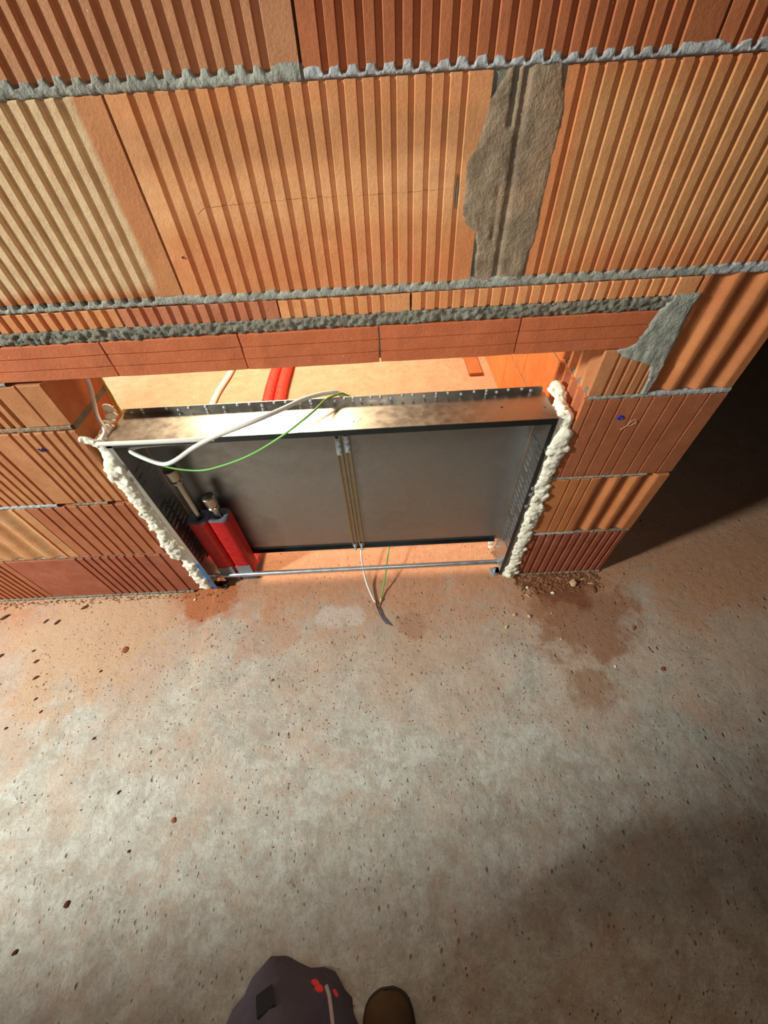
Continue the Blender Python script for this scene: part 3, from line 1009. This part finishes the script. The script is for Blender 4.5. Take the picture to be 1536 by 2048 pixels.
def pipe(x, ztop, zs, y, xr, label, xl, xrr):
    root = empty('heating_pipe', (0, 0, 0), label=label, category='pipe', group=None)
    r = .0112
    MB().tube([(x, y, .10), (x, y, ztop - .030)], r, 20).build('steel_pipe', M['nickel'], root, True)
    MB().tube([(x, y, ztop - .036), (x, y, ztop - .032), (x, y, ztop - .0015), (x, y, ztop)], [.0175, .0190, .0190, .0172], 28).build('end_cap', M['nickel'], root, True)
    MB().tube([(x, y, ztop - .050), (x, y, ztop - .048), (x, y, ztop - .043), (x, y, ztop - .040)], [.0140, .0176, .0176, .0145], 28).build('cap_ring', M['nickel'], root, True)
    # square insulation sleeve, hollow at the top
    hx = (xrr - xl) / 2; cx = (xrr + xl) / 2
    hy = .030
    z0s = .050

    def ring(hx_, hy_, z, n=28):
        o = []
        for k in range(n):
            a = 2 * math.pi * k / n
            c, s_ = math.cos(a), math.sin(a)
            q = (abs(c) ** 5 + abs(s_) ** 5) ** (-1 / 5)
            o.append((cx + hx_ * c * q, y + hy_ * s_ * q, z))
        return o
    n = 28
    v = ring(hx * .98, hy * .98, z0s) + ring(hx, hy, z0s + .01)
    for k in range(1, 6): v += ring(hx * (1 + .01 * math.sin(k * 2.1)), hy, z0s + .01 + (zs - z0s - .015) * k / 6)
    v += ring(hx, hy, zs - .004)
    L = 8
    f = []
    for i in range(L - 1):
        for k in range(n):
            f.append((i * n + k, i * n + (k + 1) % n, (i + 1) * n + (k + 1) % n, (i + 1) * n + k))
    f.append(tuple(range(n))[::-1])
    sl = newobj('insulation_sleeve', v, f, M['red_foam'], root, True)
    sl.data.set_sharp_from_angle(angle=math.radians(50))
    inner = [(cx + .0172 * math.cos(2 * math.pi * k / n), y + .0172 * math.sin(2 * math.pi * k / n), zs) for k in range(n)]
    deep = [(a, b, zs - .03) for a, b, _ in inner]
    ou = ring(hx, hy, zs - .004); ou2 = ring(hx * .96, hy * .96, zs)
    v = ou + ou2 + inner + deep
    f = []
    for i in range(3):
        for k in range(n):
            f.append((i * n + k, i * n + (k + 1) % n, (i + 1) * n + (k + 1) % n, (i + 1) * n + k))
    cf = newobj('foam_core', v, f, M['grey_foam'], sl, True)
    cf['label'] = 'cut grey foam end of the sleeve'
    # tape patch at the foot
    MB().box((xl + .004, y - hy - .0015, .058), (xrr - .006, y - hy + .002, .100)).build('tape', M['tape'], root)
    MB().box((xl, y - .028, .003), (xrr - .001, y + .058, .050), .005).build('saddle', M['grey_foam'], root, True)
    # elbow box and horizontal run on the floor to the room behind
    pts = [(cx, y, .075), (cx, y + .02, .045), (cx, y + .05, .034), (cx, .30, .034), (cx - .02, .7, .034), (xr, 1.24, .034), (xr + .002, 1.6, .034), (xr + .005, 2.2, .034), (xr + .01, 3.36, .034)]
    MB().tube(spline(pts, 5), .031, 18).build('floor_sleeve', M['red_dusty'], root, True)
    return root


p1 = pipe(-.592, .556, .352, .065, -.648, 'taller capped metal pipe in a red foam sleeve, nearest the left cabinet side', -.6285, -.5645)
p2 = pipe(-.5345, .437, .352, .068, -.582, 'shorter capped metal pipe in a red foam sleeve, right of the taller one', -.5635, -.501)

# conduit and batten lying in the room behind
MB().tube(spline([(-.90, .24, .016), (-.955, .7, .016), (-.975, 1.25, .016), (-.944, 1.58, .016), (-.90, 2.3, .016), (-.88, 3.35, .016)], 6), .0155, 16).build('conduit', M['conduit'], None, True, label='pale plastic conduit on the floor behind the opening', category='conduit')
v = MB().box((.528, 1.372, .001), (.606, 2.35, .020), .002)
MB().add(v.v, v.f).build('batten', M['wood'], None, label='flat brown batten lying on the floor behind the opening by the orange wall', category='batten')

# ------------------------------------------------------------------ cables
cw = empty('white_cable', (0, 0, 0), label='thick white cable looping from the left foam over the cabinet top', category='cable')
bar = [(-.662, -.009, .711), (-.647, -.011, .711), (-.540, -.010, .7085), (-.449, -.007, .7055), (-.405, .002, .698), (-.385, .014, .684), (-.40, .03, .672), (-.46, .04, .664), (-.54, .038, .664), (-.60, .028, .668),
       (-.620, .016, .666), (-.581, -.005, .657), (-.536, -.020, .649), (-.496, -.028, .665), (-.439, -.028, .699), (-.377, -.026, .727), (-.296, -.010, .747), (-.235, .030, .748), (-.184, .080, .742), (-.139, .110, .734), (-.105, .127, .719), (-.095, .135, .66), (-.11, .135, .4),
       (-.118, .130, .15), (-.111, .120, .077), (-.107, .059, .050), (-.093, -.009, .022), (-.072, -.064, .009), (-.060, -.087, .006)]
up = [(-.668, .105, .8665), (-.672, .103, .83), (-.676, .098, .795), (-.677, .080, .765), (-.668, .050, .742), (-.652, .025, .722), (-.655, .0, .712)]
rad = []
sp = spline(bar, 6)
for i, p in enumerate(sp):
    rad.append(.0054 if i < 22 * 6 else .0036)
MB().tube(sp, rad, 12).build('sheath', M['white_pvc'], cw, True)
MB().tube(spline(up, 6), .0046, 10).build('jamb_run', M['white_pvc'], cw, True)
for k, (mt, dx) in enumerate((('wire_blue', 0), ('wire_dark', .004), ('wire_dark', -.003))):
    MB().tube(spline([(-.061 + dx * .3, -.086, .006), (-.050 + dx, -.115, .004 + .002 * k), (-.039 + dx, -.140, .003 + .002 * (2 - k)), (-.018 + dx * 2.4, -.167 - dx, .003)], 6), .0013, 6).build('core_wire', M[mt], cw, True)
MB().tube([(-.0625, -.083, .0065), (-.0595, -.089, .006)], .0042, 10).build('cut_end', M['copper'], cw, True)
gw = empty('green_wire', (0, 0, 0), label='thin green wire drooping in front of the cabinet and over its top', category='wire')
g = [(-.6965, .168, .866), (-.696, .168, .80), (-.694, .166, .735), (-.690, .150, .68), (-.672, .122, .655), (-.66, .120, .64), (-.652, .095, .65), (-.645, .055, .648), (-.639, .040, .645)]
g2 = [(-.645, .052, .660), (-.632, .040, .645), (-.599, .030, .621), (-.554, .020, .601), (-.482, .010, .595), (-.415, .000, .614), (-.325, -.010, .654), (-.239, -.015, .706), (-.189, .0, .733), (-.156, .03, .743), (-.137, .08, .735), (-.116, .11, .727), (-.092, .124, .719),
      (-.06, .135, .66), (-.02, .135, .4), (-.008, .130, .12), (-.003, .120, .068), (-.016, .043, .050), (-.026, -.008, .030), (-.037, -.047, .010), (-.044, -.079, .004)]
MB().tube(spline(g[:5], 6), .0030, 8).build('jamb_run', M['green_warm_lit'], gw, True)
MB().tube(spline(g2, 6), .0026, 10).build('insulation', M['green_pvc'], gw, True)
MB().tube([(-.044, -.079, .004), (-.047, -.092, .0035), (-.049, -.100, .003)], .0016, 8).build('bare_end', M['copper'], gw, True)
MB().tube([(-.0435, -.066, .006), (-.042, -.074, .006), (-.0455, -.084, .005)], [.002, .0045, .0015], 6).build('torn_tag', M['crumb_pale'], gw, True)

# ------------------------------------------------------------------ foam


def foam(path, r, seed, label, n_per=7, squash=.58, step=.0045, name='foam_bead', deep=False):
    """expanding foam: overlapping blobs fused by a voxel remesh"""
    rnd = random.Random(seed)
    bm = bmesh.new()
    pts = spline(path, 10)
    d = 0; last = None
    for i, p in enumerate(pts):
        if last is not None and (p - last).length < step: continue
        last = p
        t = i / (len(pts) - 1)
        rr = (r(t) if callable(r) else r) * (.86 + .16 * noise.noise(Vector((t * 9, seed, 0)))) * rnd.uniform(.94, 1.05)
        c = p + Vector((rnd.uniform(-.3, .3) * rr, rnd.uniform(-.2, .2) * rr, rnd.uniform(-.2, .2) * rr))
        bmesh.ops.create_icosphere(bm, subdivisions=2, radius=rr, matrix=Matrix.Translation(c) @ Matrix.Diagonal((1, squash, .85, 1)))
    if deep:  # unseen blobs behind the bead, added to block back-room light through the gap
        dp = spline([pts[0] + Vector((0, 0, .035))] + pts[::5] + [pts[-1] - Vector((0, 0, .028))], 4)
        dp = [q for q in dp if q.z > .018]
        for i in range(0, len(dp), 1):
            for k in (1, 2, 3):
                bmesh.ops.create_icosphere(bm, subdivisions=1, radius=.0225, matrix=Matrix.Translation(dp[i] + Vector((math.copysign(-.002, dp[i].x) , .018 * k, 0))))
    me = bpy.data.meshes.new(name)
    bm.to_mesh(me); bm.free()
    o = bpy.data.objects.new(name, me)
    COL.objects.link(o)
    me.materials.append(M['foam'])
    m = o.modifiers.new('r', 'REMESH'); m.mode = 'VOXEL'; m.voxel_size = .0030; m.use_smooth_shade = True
    bm2 = bmesh.new(); bm2.from_mesh(me)
    for q in range(int(len(pts) * 1.1)):
        i = rnd.randrange(len(pts)); p = pts[i]
        rr = (r(i / (len(pts) - 1)) if callable(r) else r)
        a = rnd.uniform(0, 6.283)
        b = rr * rnd.uniform(.22, .55)
        cc = p + Vector((math.cos(a) * rr * rnd.uniform(.5, .95), -abs(rnd.gauss(0, .35)) * rr * squash, math.sin(a) * rr * .5))
        bmesh.ops.create_icosphere(bm2, subdivisions=1, radius=b, matrix=Matrix.Translation(cc) @ Matrix.Diagonal((1, .8, rnd.uniform(.6, 1.3), 1)))
    bm2.to_mesh(me); bm2.free()
    tx = bpy.data.textures.new('foam_lumps', 'CLOUDS'); tx.noise_scale = .008; tx.noise_depth = 4
    dm = o.modifiers.new('d', 'DISPLACE'); dm.texture = tx; dm.strength = .005; dm.mid_level = .5; dm.texture_coords = 'GLOBAL'
    # bake the modifiers into the mesh
    dg = bpy.context.evaluated_depsgraph_get()
    ev = o.evaluated_get(dg)
    nm = bpy.data.meshes.new_from_object(ev)
    o.modifiers.clear()
    o.data = nm
    for p in nm.polygons: p.use_smooth = True
    tag(o, label=label, category='foam')
    return o


foam([(-.672, .006, .655), (-.679, .004, .586), (-.680, .004, .537), (-.686, .004, .470), (-.689, .004, .40), (-.692, .004, .33), (-.690, .004, .27), (-.689, .004, .228)], lambda t: .0225 + .002 * math.sin(t * 9), 5,
     'long white bead of expanding foam along the left edge of the cabinet', deep=True)
foam([(-.687, .004, .178), (-.683, .004, .14), (-.683, .004, .09), (-.682, .004, .03)], .0215, 6, 'short white foam bead at the foot of the left cabinet edge beside the blue film', deep=True)
foam([(.427, .003, .655), (.429, .003, .60), (.428, .003, .53), (.429, .003, .46), (.432, .003, .38), (.433, .003, .30), (.434, .003, .21), (.436, .003, .12), (.434, .003, .045), (.430, .003, .014)], lambda t: .0225 + .002 * math.sin(t * 13 + 1), 8,
     'long white bead of expanding foam along the right edge of the cabinet', deep=True)
foam([(-.668, .098, .735), (-.664, .085, .722), (-.665, .055, .712), (-.664, .025, .705), (-.662, .012, .690)], lambda t: .015 - .004 * t, 9, 'cream foam lump behind the top left corner of the cabinet', step=.010)
foam([(-.688, -.004, .722), (-.678, -.004, .714), (-.664, -.002, .706)], .0125, 10, 'small dirty foam lump where the white cable enters at the left', step=.007)
foam([(.425, .110, .722), (.428, .085, .715), (.424, .060, .702), (.424, .035, .700), (.420, .015, .694), (.424, .010, .675)], lambda t: .019 - .006 * t, 12, 'cream foam lump behind the top right corner of the cabinet', step=.010)
foam([(.384, .122, .060), (.388, .124, .030), (.392, .12, .012)], .011, 13, 'pale foam remnant on the floor behind the right cabinet foot', step=.008)

# ------------------------------------------------------------------ chips, crumbs and rubble on the floor


def pebble(name, x, y, sx, sy, sz, rot, mat, seed, sink=.25, **k):
    rnd = random.Random(seed)
    bm = bmesh.new()
    bmesh.ops.create_icosphere(bm, subdivisions=2, radius=1)
    off = Vector((rnd.random() * 9, rnd.random() * 9, seed))
    for v in bm.verts:
        v.co *= 1 + .38 * noise.noise(v.co * 1.3 + off) + .15 * noise.noise(v.co * 3.5 + off)
        v.co = Vector((v.co.x * sx, v.co.y * sy, v.co.z * sz))
    R_ = Matrix.Rotation(rot, 3, 'Z')
    zmin = min(v.co.z for v in bm.verts)
    for v in bm.verts: v.co = R_ @ v.co
    me = bpy.data.meshes.new(name)
    bm.to_mesh(me); bm.free()
    me.materials.append(mat)
    o = bpy.data.objects.new(name, me)
    COL.objects.link(o)
    o.location = (x, y, -zmin * (1 - sink * .5) - .0004)
    tag(o, **k)
    return o


chips = [(-.914, -.210, .012, .010, 'round reddish-brown clay chip on the floor, largest on the left', 'chip_red'), (-1.131, -.043, .013, .005, 'flat dark chip close under the left wall', 'chip'),
         (-1.175, -.289, .010, .004, 'elongated dark chip on the pale floor at the left, farther from the wall', 'chip'), (-1.413, -.067, .015, .006, 'dark chip at the far left edge by the wall', 'chip'),
         (-1.249, -.091, .010, .004, None, 'chip'), (-1.205, -.097, .011, .005, None, 'chip'), (-1.340, -.210, .010, .005, None, 'chip'), (-1.204, -.235, .009, .004, None, 'chip'), (-1.233, -.198, .006, .003, None, 'chip'),
         (-1.139, -.355, .006, .003, None, 'chip'), (-1.101, -.393, .006, .003, None, 'chip'), (-1.185, -.435, .005, .003, None, 'chip'), (-.900, -.473, .005, .003, None, 'chip'), (-.966, -.278, .005, .003, None, 'chip'),
         (-.770, -.606, .006, .003, 'small dark chip alone on the pale floor left of centre', 'chip'), (-.599, -.671, .006, .006, 'rusty brown crumb on the pale floor', 'chip_red'),
         (-.805, -.819, .007, .006, 'dark chip with a brown rim near the lower left of the floor', 'chip'), (-.886, -.893, .006, .004, 'dark chip at the bottom left corner of the floor', 'chip'), (-.694, -.729, .003, .003, 'tiny dark speck above the lower left chip', 'chip'),
         (-.394, -.332, .006, .004, 'small brown chip on the floor in front of the left pipe sleeves', 'chip_red'), (.796, -.219, .010, .004, 'dark red splinter on the brown stain right of the pier', 'chip_red'), (.824, -.353, .009, .006, 'red clay flake on the grey floor at the right', 'chip_red')]
CHIPL = {4: 'narrow dark chip near the left wall, left one of a close pair', 5: 'narrow dark chip near the left wall, right one of a close pair',
         6: 'dark chip at the left picture edge, lower than the wall foot', 7: 'dark chip in the middle of the left cluster on the orange floor', 8: 'tiny dark chip just above the chip in the left cluster',
         9: 'small dark chip below the elongated one at the left', 10: 'second small dark chip below the elongated one at the left', 11: 'dark speck at the left picture edge where the floor turns pale',
         12: 'tiny dark speck halfway down the pale left floor', 13: 'tiny dark chip between the round clay chip and the left cluster'}
for i, (x, y, a, b, lab, mt) in enumerate(chips):
    k = dict(category='chip')
    if lab: k['label'] = lab
    else:
        k['label'] = CHIPL[i]
    pebble('clay_chip', x, y, a, b, .0018 + .1 * b, .5 + .5 * random.random(), M[mt], i + 1, **k)
crumbs = [(.415, -.153, .009, 'pale mortar crumb in front of the right foam bead, left of a pair', 'crumb_pale'), (.464, -.161, .009, 'pale mortar crumb on the floor, right of the pair before the pier', 'crumb_pale'),
          (.377, -.196, .008, 'tan crumb nearest the viewer before the right cabinet foot', 'crumb_pale'), (.543, -.154, .005, 'small crumb right of the pair before the pier', 'crumb_pale'), (.546, -.244, .006, 'pale flat crumb far out on the brown floor', 'crumb_pale'),
          (.683, -.339, .005, 'bright white speck at the edge of the brown stain', 'crumb_white'), (-.726, -.034, .006, 'white foam crumb below the left foam bead', 'crumb_white'), (-.613, -.118, .004, 'tiny white crumb on the floor before the left cabinet foot', 'crumb_white'),
          (.486, -.052, .008, 'white round crumb at the left of the rubble by the pier', 'crumb_white'), (.570, -.078, .009, 'white crumb in the rubble at the foot of the pier', 'crumb_white'), (.652, -.046, .019, 'large flat grey flake in the rubble by the pier', 'crumb_pale')]
for i, (x, y, a, lab, mt) in enumerate(crumbs):
    pebble('crumb', x, y, a * .8, a * .62, a * .45, random.random() * 3, M[mt], 40 + i, label=lab, category='crumb')
# uncountable rubble along the foot of the right pier
rb = bmesh.new()
rnd = random.Random(11)
for i in range(620):
    x = rnd.uniform(.450, .755)
    y = -.006 - abs(rnd.gauss(0, .030)) - (.0 if x > .5 else 0)
    if y < -.12: continue
    s = rnd.uniform(.0012, .0046) * (1.9 if rnd.random() < .10 else 1)
    m = Matrix.Translation((x, y, s * .35)) @ Matrix.Rotation(rnd.random() * 6, 4, 'Z') @ Matrix.Diagonal((s * rnd.uniform(.8, 2.2), s, s * .6, 1))
    bmesh.ops.create_icosphere(rb, subdivisions=1, radius=1, matrix=m)
for i in range(260):
    x = rnd.uniform(-1.5, -.62)
    y = -.008 - abs(rnd.gauss(0, .012))
    s = rnd.uniform(.001, .0032)
    bmesh.ops.create_icosphere(rb, subdivisions=1, radius=1, matrix=Matrix.Translation((x, y, s * .4)) @ Matrix.Diagonal((s * 1.4, s, s * .7, 1)))
me = bpy.data.meshes.new('rubble'); rb.to_mesh(me); rb.free()
me.materials.append(M['rubble'])
o = bpy.data.objects.new('rubble', me); COL.objects.link(o)
tag(o, label='fine brown clay rubble and dust strewn along the foot of the brick wall', category='rubble', kind='stuff')
gr = bmesh.new()
for i in range(900):
    x = rnd.uniform(-1.2, 1.0); y = -.125 - abs(rnd.gauss(0, .28))
    if y < -.95: continue
    s = rnd.uniform(.0006, .0018)
    bmesh.ops.create_icosphere(gr, subdivisions=1, radius=1, matrix=Matrix.Translation((x, y, s * .6)) @ Matrix.Diagonal((s * 1.5, s, s * .8, 1)))
me = bpy.data.meshes.new('grit'); gr.to_mesh(me); gr.free()
me.materials.append(M['chip_red'])
o = bpy.data.objects.new('grit', me); COL.objects.link(o)
tag(o, label='fine grit sprinkled over the concrete floor in front of the opening', category='grit', kind='stuff')
# a few clay splinters leaning at the foot of the pier
for i, (x, y, l, a, lab) in enumerate(((.690, -.030, .040, .2, 'long thin clay splinter at the foot of the pier, right of the flat flake'), (.716, -.048, .026, -.1, 'short clay splinter beside the corner of the pier'), (.480, -.084, .022, -.6, 'thin pale splinter at the front of the rubble'))):
    dx, dy = math.cos(a) * l / 2, math.sin(a) * l / 2
    MB().tube([(x - dx, y - dy, .002), (x, y, .0045), (x + dx, y + dy, .002)], [.0008, .003, .0008], 6).build('splinter', M['crumb_pale'], None, True, label=lab, category='splinter')

# ------------------------------------------------------------------ the person taking the picture


def skin_mesh(name, verts, edges, radii, mat, root, sub=3, parent=None):
    me = bpy.data.meshes.new(name)
    me.from_pydata(verts, edges, [])
    o = bpy.data.objects.new(name, me)
    COL.objects.link(o)
    o.modifiers.new('s', 'SKIN')
    for i, r in enumerate(radii):
        sv = me.skin_vertices[0].data[i]
        sv.radius = r if isinstance(r, tuple) else (r, r)
        sv.use_root = (i == root)
    ss = o.modifiers.new('u', 'SUBSURF'); ss.levels = sub; ss.render_levels = sub
    dg = bpy.context.evaluated_depsgraph_get()
    nm = bpy.data.meshes.new_from_object(o.evaluated_get(dg))
    o.modifiers.clear()
    o.data = nm
    nm.materials.clear(); nm.materials.append(mat)
    for p in nm.polygons: p.use_smooth = True
    if parent: o.parent = parent
    return o


PX, PY = -.09, -1.22
V = [(PX, PY, .95), (PX, PY, 1.12), (PX, PY - .01, 1.30), (PX, PY, 1.44), (PX, PY + .02, 1.53), (PX, PY + .05, 1.62), (PX, PY + .06, 1.70),
     # left leg (viewer's left): hip, thigh, knee, calf, ankle
     (PX - .09, PY, .90), (-.155, -1.05, .72), (-.152, -.908, .48), (-.175, -1.00, .28), (-.205, -1.08, .10),
     # right leg
     (PX + .09, PY, .90), (PX + .10, -1.20, .68), (PX + .09, -1.17, .46), (PX + .06, -1.16, .28), (PX + .05, -1.15, .10),
     # arms
     (PX - .19, PY, 1.42), (PX - .25, PY + .07, 1.16), (-.13, -.93, 1.20), (-.085, -.855, 1.235),
     (PX + .19, PY, 1.42), (PX + .27, PY + .07, 1.16), (.13, -.93, 1.20), (.085, -.855, 1.235)]
Ed = [(0, 1), (1, 2), (2, 3), (3, 4), (4, 5), (5, 6), (0, 7), (7, 8), (8, 9), (9, 10), (10, 11), (0, 12), (12, 13), (13, 14), (14, 15), (15, 16), (3, 17), (17, 18), (18, 19), (19, 20), (3, 21), (21, 22), (22, 23), (23, 24)]
Rd = [(.15, .11), (.14, .10), (.16, .11), (.12, .09), .055, (.078, .095), (.06, .075), .098, .098, .088, .075, .065, .085, .080, .064, .060, .052, .06, .048, .036, .027, .06, .048, .036, .027]
nv = len(V)
for base, sg in ((20, -1), (24, 1)):
    bx, by, bz = V[base]
    V.append((bx - sg * .004, by + .035, bz + .006)); Rd.append((.034, .014)); palm = len(V) - 1
    Ed.append((base, palm))
    for k in range(4):
        fx = bx + (k - 1.5) * .018
        a = (fx, by + .060, bz + .010); b = (fx - sg * .008, by + .082 + .004 * (k % 2), bz + .006); c = (fx - sg * .016, by + .095, bz - .004)
        V += [a, b, c]; Rd += [.0095, .0088, .0075]
        i = len(V)
        Ed += [(palm, i - 3), (i - 3, i - 2), (i - 2, i - 1)]
    V += [(bx - sg * .034, by + .030, bz + .012), (bx - sg * .046, by + .052, bz + .016)]; Rd += [.011, .009]
    i = len(V)
    Ed += [(palm, i - 2), (i - 2, i - 1)]
# keep the hands behind and below the lens
V = [(x, y - .03 if i > nv - 1 or i in (20, 24) else y, z - (.05 if i > nv - 1 or i in (19, 20, 23, 24) else 0)) for i, (x, y, z) in enumerate(V)]
body = skin_mesh('person', V, Ed, Rd, M['jacket'], 0)
body.data.materials.append(M['trouser']); body.data.materials.append(M['skin'])
for p in body.data.polygons:
    c = p.center
    if c.z < .98: p.material_index = 1
    elif c.z > 1.50 or (c.y > -.93 and c.z > 1.1): p.material_index = 2
# folds of the work trousers
for v in body.data.vertices:
    if v.co.z < .95:
        v.co += v.normal * (.020 * noise.noise(v.co * 13) + .007 * noise.noise(v.co * 34) + .003 * noise.noise(v.co * 70))
tag(body, label='person in dark grey-violet work trousers and boots bending a knee forward, holding a phone', category='person')
# knee details
fld = MB()


def boot(tip, ankle, mat, label):
    tx_, ty_ = tip; ax, ay = ankle
    d = Vector((tx_ - ax, ty_ - ay, 0)); L = d.length; d.normalize()
    s = Vector((d.y, -d.x, 0))
    prof_ = [(-.075, .036, .075), (-.05, .042, .085), (0, .042, .095), (.05, .043, .085), (.10, .047, .066), (L - .05, .050, .056), (L - .034, .048, .052), (L - .02, .043, .047), (L - .011, .035, .041), (L - .005, .025, .035), (L, .010, .026)]
    v = []; f = []
    n = 14
    for (u, w, h) in prof_:
        c = Vector((ax, ay, 0)) + d * u
        for k in range(n):
            a = math.pi * k / (n - 1)
            v.append(c + s * w * math.cos(a) * (1.0 if 0 < k < n - 1 else 1.02) + Vector((0, 0, .018 + (h - .018) * max(0, math.sin(a)) ** .8)))
    for i in range(len(prof_) - 1):
        for k in range(n - 1):
            q = i * n + k
            f.append((q, q + 1, q + n + 1, q + n))
        f.append((i * n + n - 1, i * n, (i + 1) * n, (i + 1) * n + n - 1))
    f.append(tuple(range(n))); f.append(tuple((len(prof_) - 1) * n + k for k in range(n))[::-1])
    o = newobj('boot', v, f, mat, body, True)
    o['label'] = label
    m = MB()
    top_, bot_ = [], []
    for (u, w, h) in prof_:
        c = Vector((ax, ay, 0)) + d * u
        top_.append((c + s * (w + .003), c - s * (w + .003)))
    vv = []
    for a, b in top_: vv += [a + Vector((0, 0, .020)), b + Vector((0, 0, .020)), a, b]
    ff = []
    for i in range(len(top_) - 1):
        q = i * 4
        ff += [(q, q + 4, q + 5, q + 1), (q + 2, q + 3, q + 7, q + 6), (q, q + 2, q + 6, q + 4), (q + 1, q + 5, q + 7, q + 3)]
    e = (len(top_) - 1) * 4
    ff += [(0, 1, 3, 2), (e, e + 2, e + 3, e + 1)]
    m.add(vv, ff).build('sole', M['sole'], o)
    MB().tube([Vector((ax, ay, .05)), Vector((ax, ay, .10)), Vector((ax, ay, .18))], [.043, .046, .05], 16).build('shaft', mat, o, True)
    lac = MB()
    for u in (.03, .05, .07, .09):
        c = Vector((ax, ay, 0)) + d * u
        h = .095 - max(0, (u - .02)) * .4
        lac.tube([c + s * .022 + Vector((0, 0, h - .008)), c + Vector((0, 0, h + .003)), c - s * .022 + Vector((0, 0, h - .008))], .0022, 6)
    lac.build('laces', M['cord'], o, True)
    return o


boot((-.055, -.962), (-.040, -1.15), M['boot'], 'brown boot toe at the right')
boot((-.215, -.935), (-.205, -1.06 - .06), M['boot'], 'boot hidden beneath the bent knee')
# logo and draw cord on the knee
hit = []


def on_body(x, y):
    dg = bpy.context.evaluated_depsgraph_get()
    o0 = Vector((0, -.7227, 1.2591)); tgt = Vector((x, y, .5)); dr = (tgt - o0).normalized()
    ok, p, nn, _ = body.ray_cast(o0, dr)
    return (p, nn) if ok else (tgt, Vector((0, 0, 1)))


bpy.context.view_layer.update()
pk = []
for x, y in ((-.196, -.872), (-.178, -.864), (-.172, -.880), (-.192, -.890)):
    p, nn = on_body(x, y); pk.append((p, nn))
MB().add([p + nn * .0035 for p, nn in pk] + [p - nn * .004 for p, nn in pk], [(0, 1, 2, 3), (7, 6, 5, 4), (0, 4, 5, 1), (1, 5, 6, 2), (2, 6, 7, 3), (3, 7, 4, 0)]).build('pocket', M['pocket_black'], body, label='black pocket patch on the knee')
cp = []
for x, y in ((-.110, -.866), (-.106, -.873), (-.104, -.881), (-.102, -.889), (-.100, -.897), (-.098, -.905)):
    p, nn = on_body(x, y); cp.append(p + nn * .001)
MB().tube(cp, .0024, 8).build('draw_cord', M['cord'], body, True)
for (x, y, r) in ((-.124, -.862, .0050), (-.119, -.867, .0052), (-.098, -.871, .0042)):
    p, nn = on_body(x, y)
    q = nn.to_track_quat('Z', 'Y').to_matrix().to_4x4()
    s = MB()
    vv = [p + (q @ Vector((r * math.cos(a) * (1 + .2 * math.sin(3 * a)), r * .8 * math.sin(a), .0014))) for a in [2 * math.pi * k / 12 for k in range(12)]]
    vv2 = [w - nn * .003 for w in vv]
    s.add(vv + vv2, [tuple(range(12)), tuple(range(12, 24))[::-1]] + [(i, i + 12, (i + 1) % 12 + 12, (i + 1) % 12) for i in range(12)])
    s.build('emblem', M['logo_red'], body)
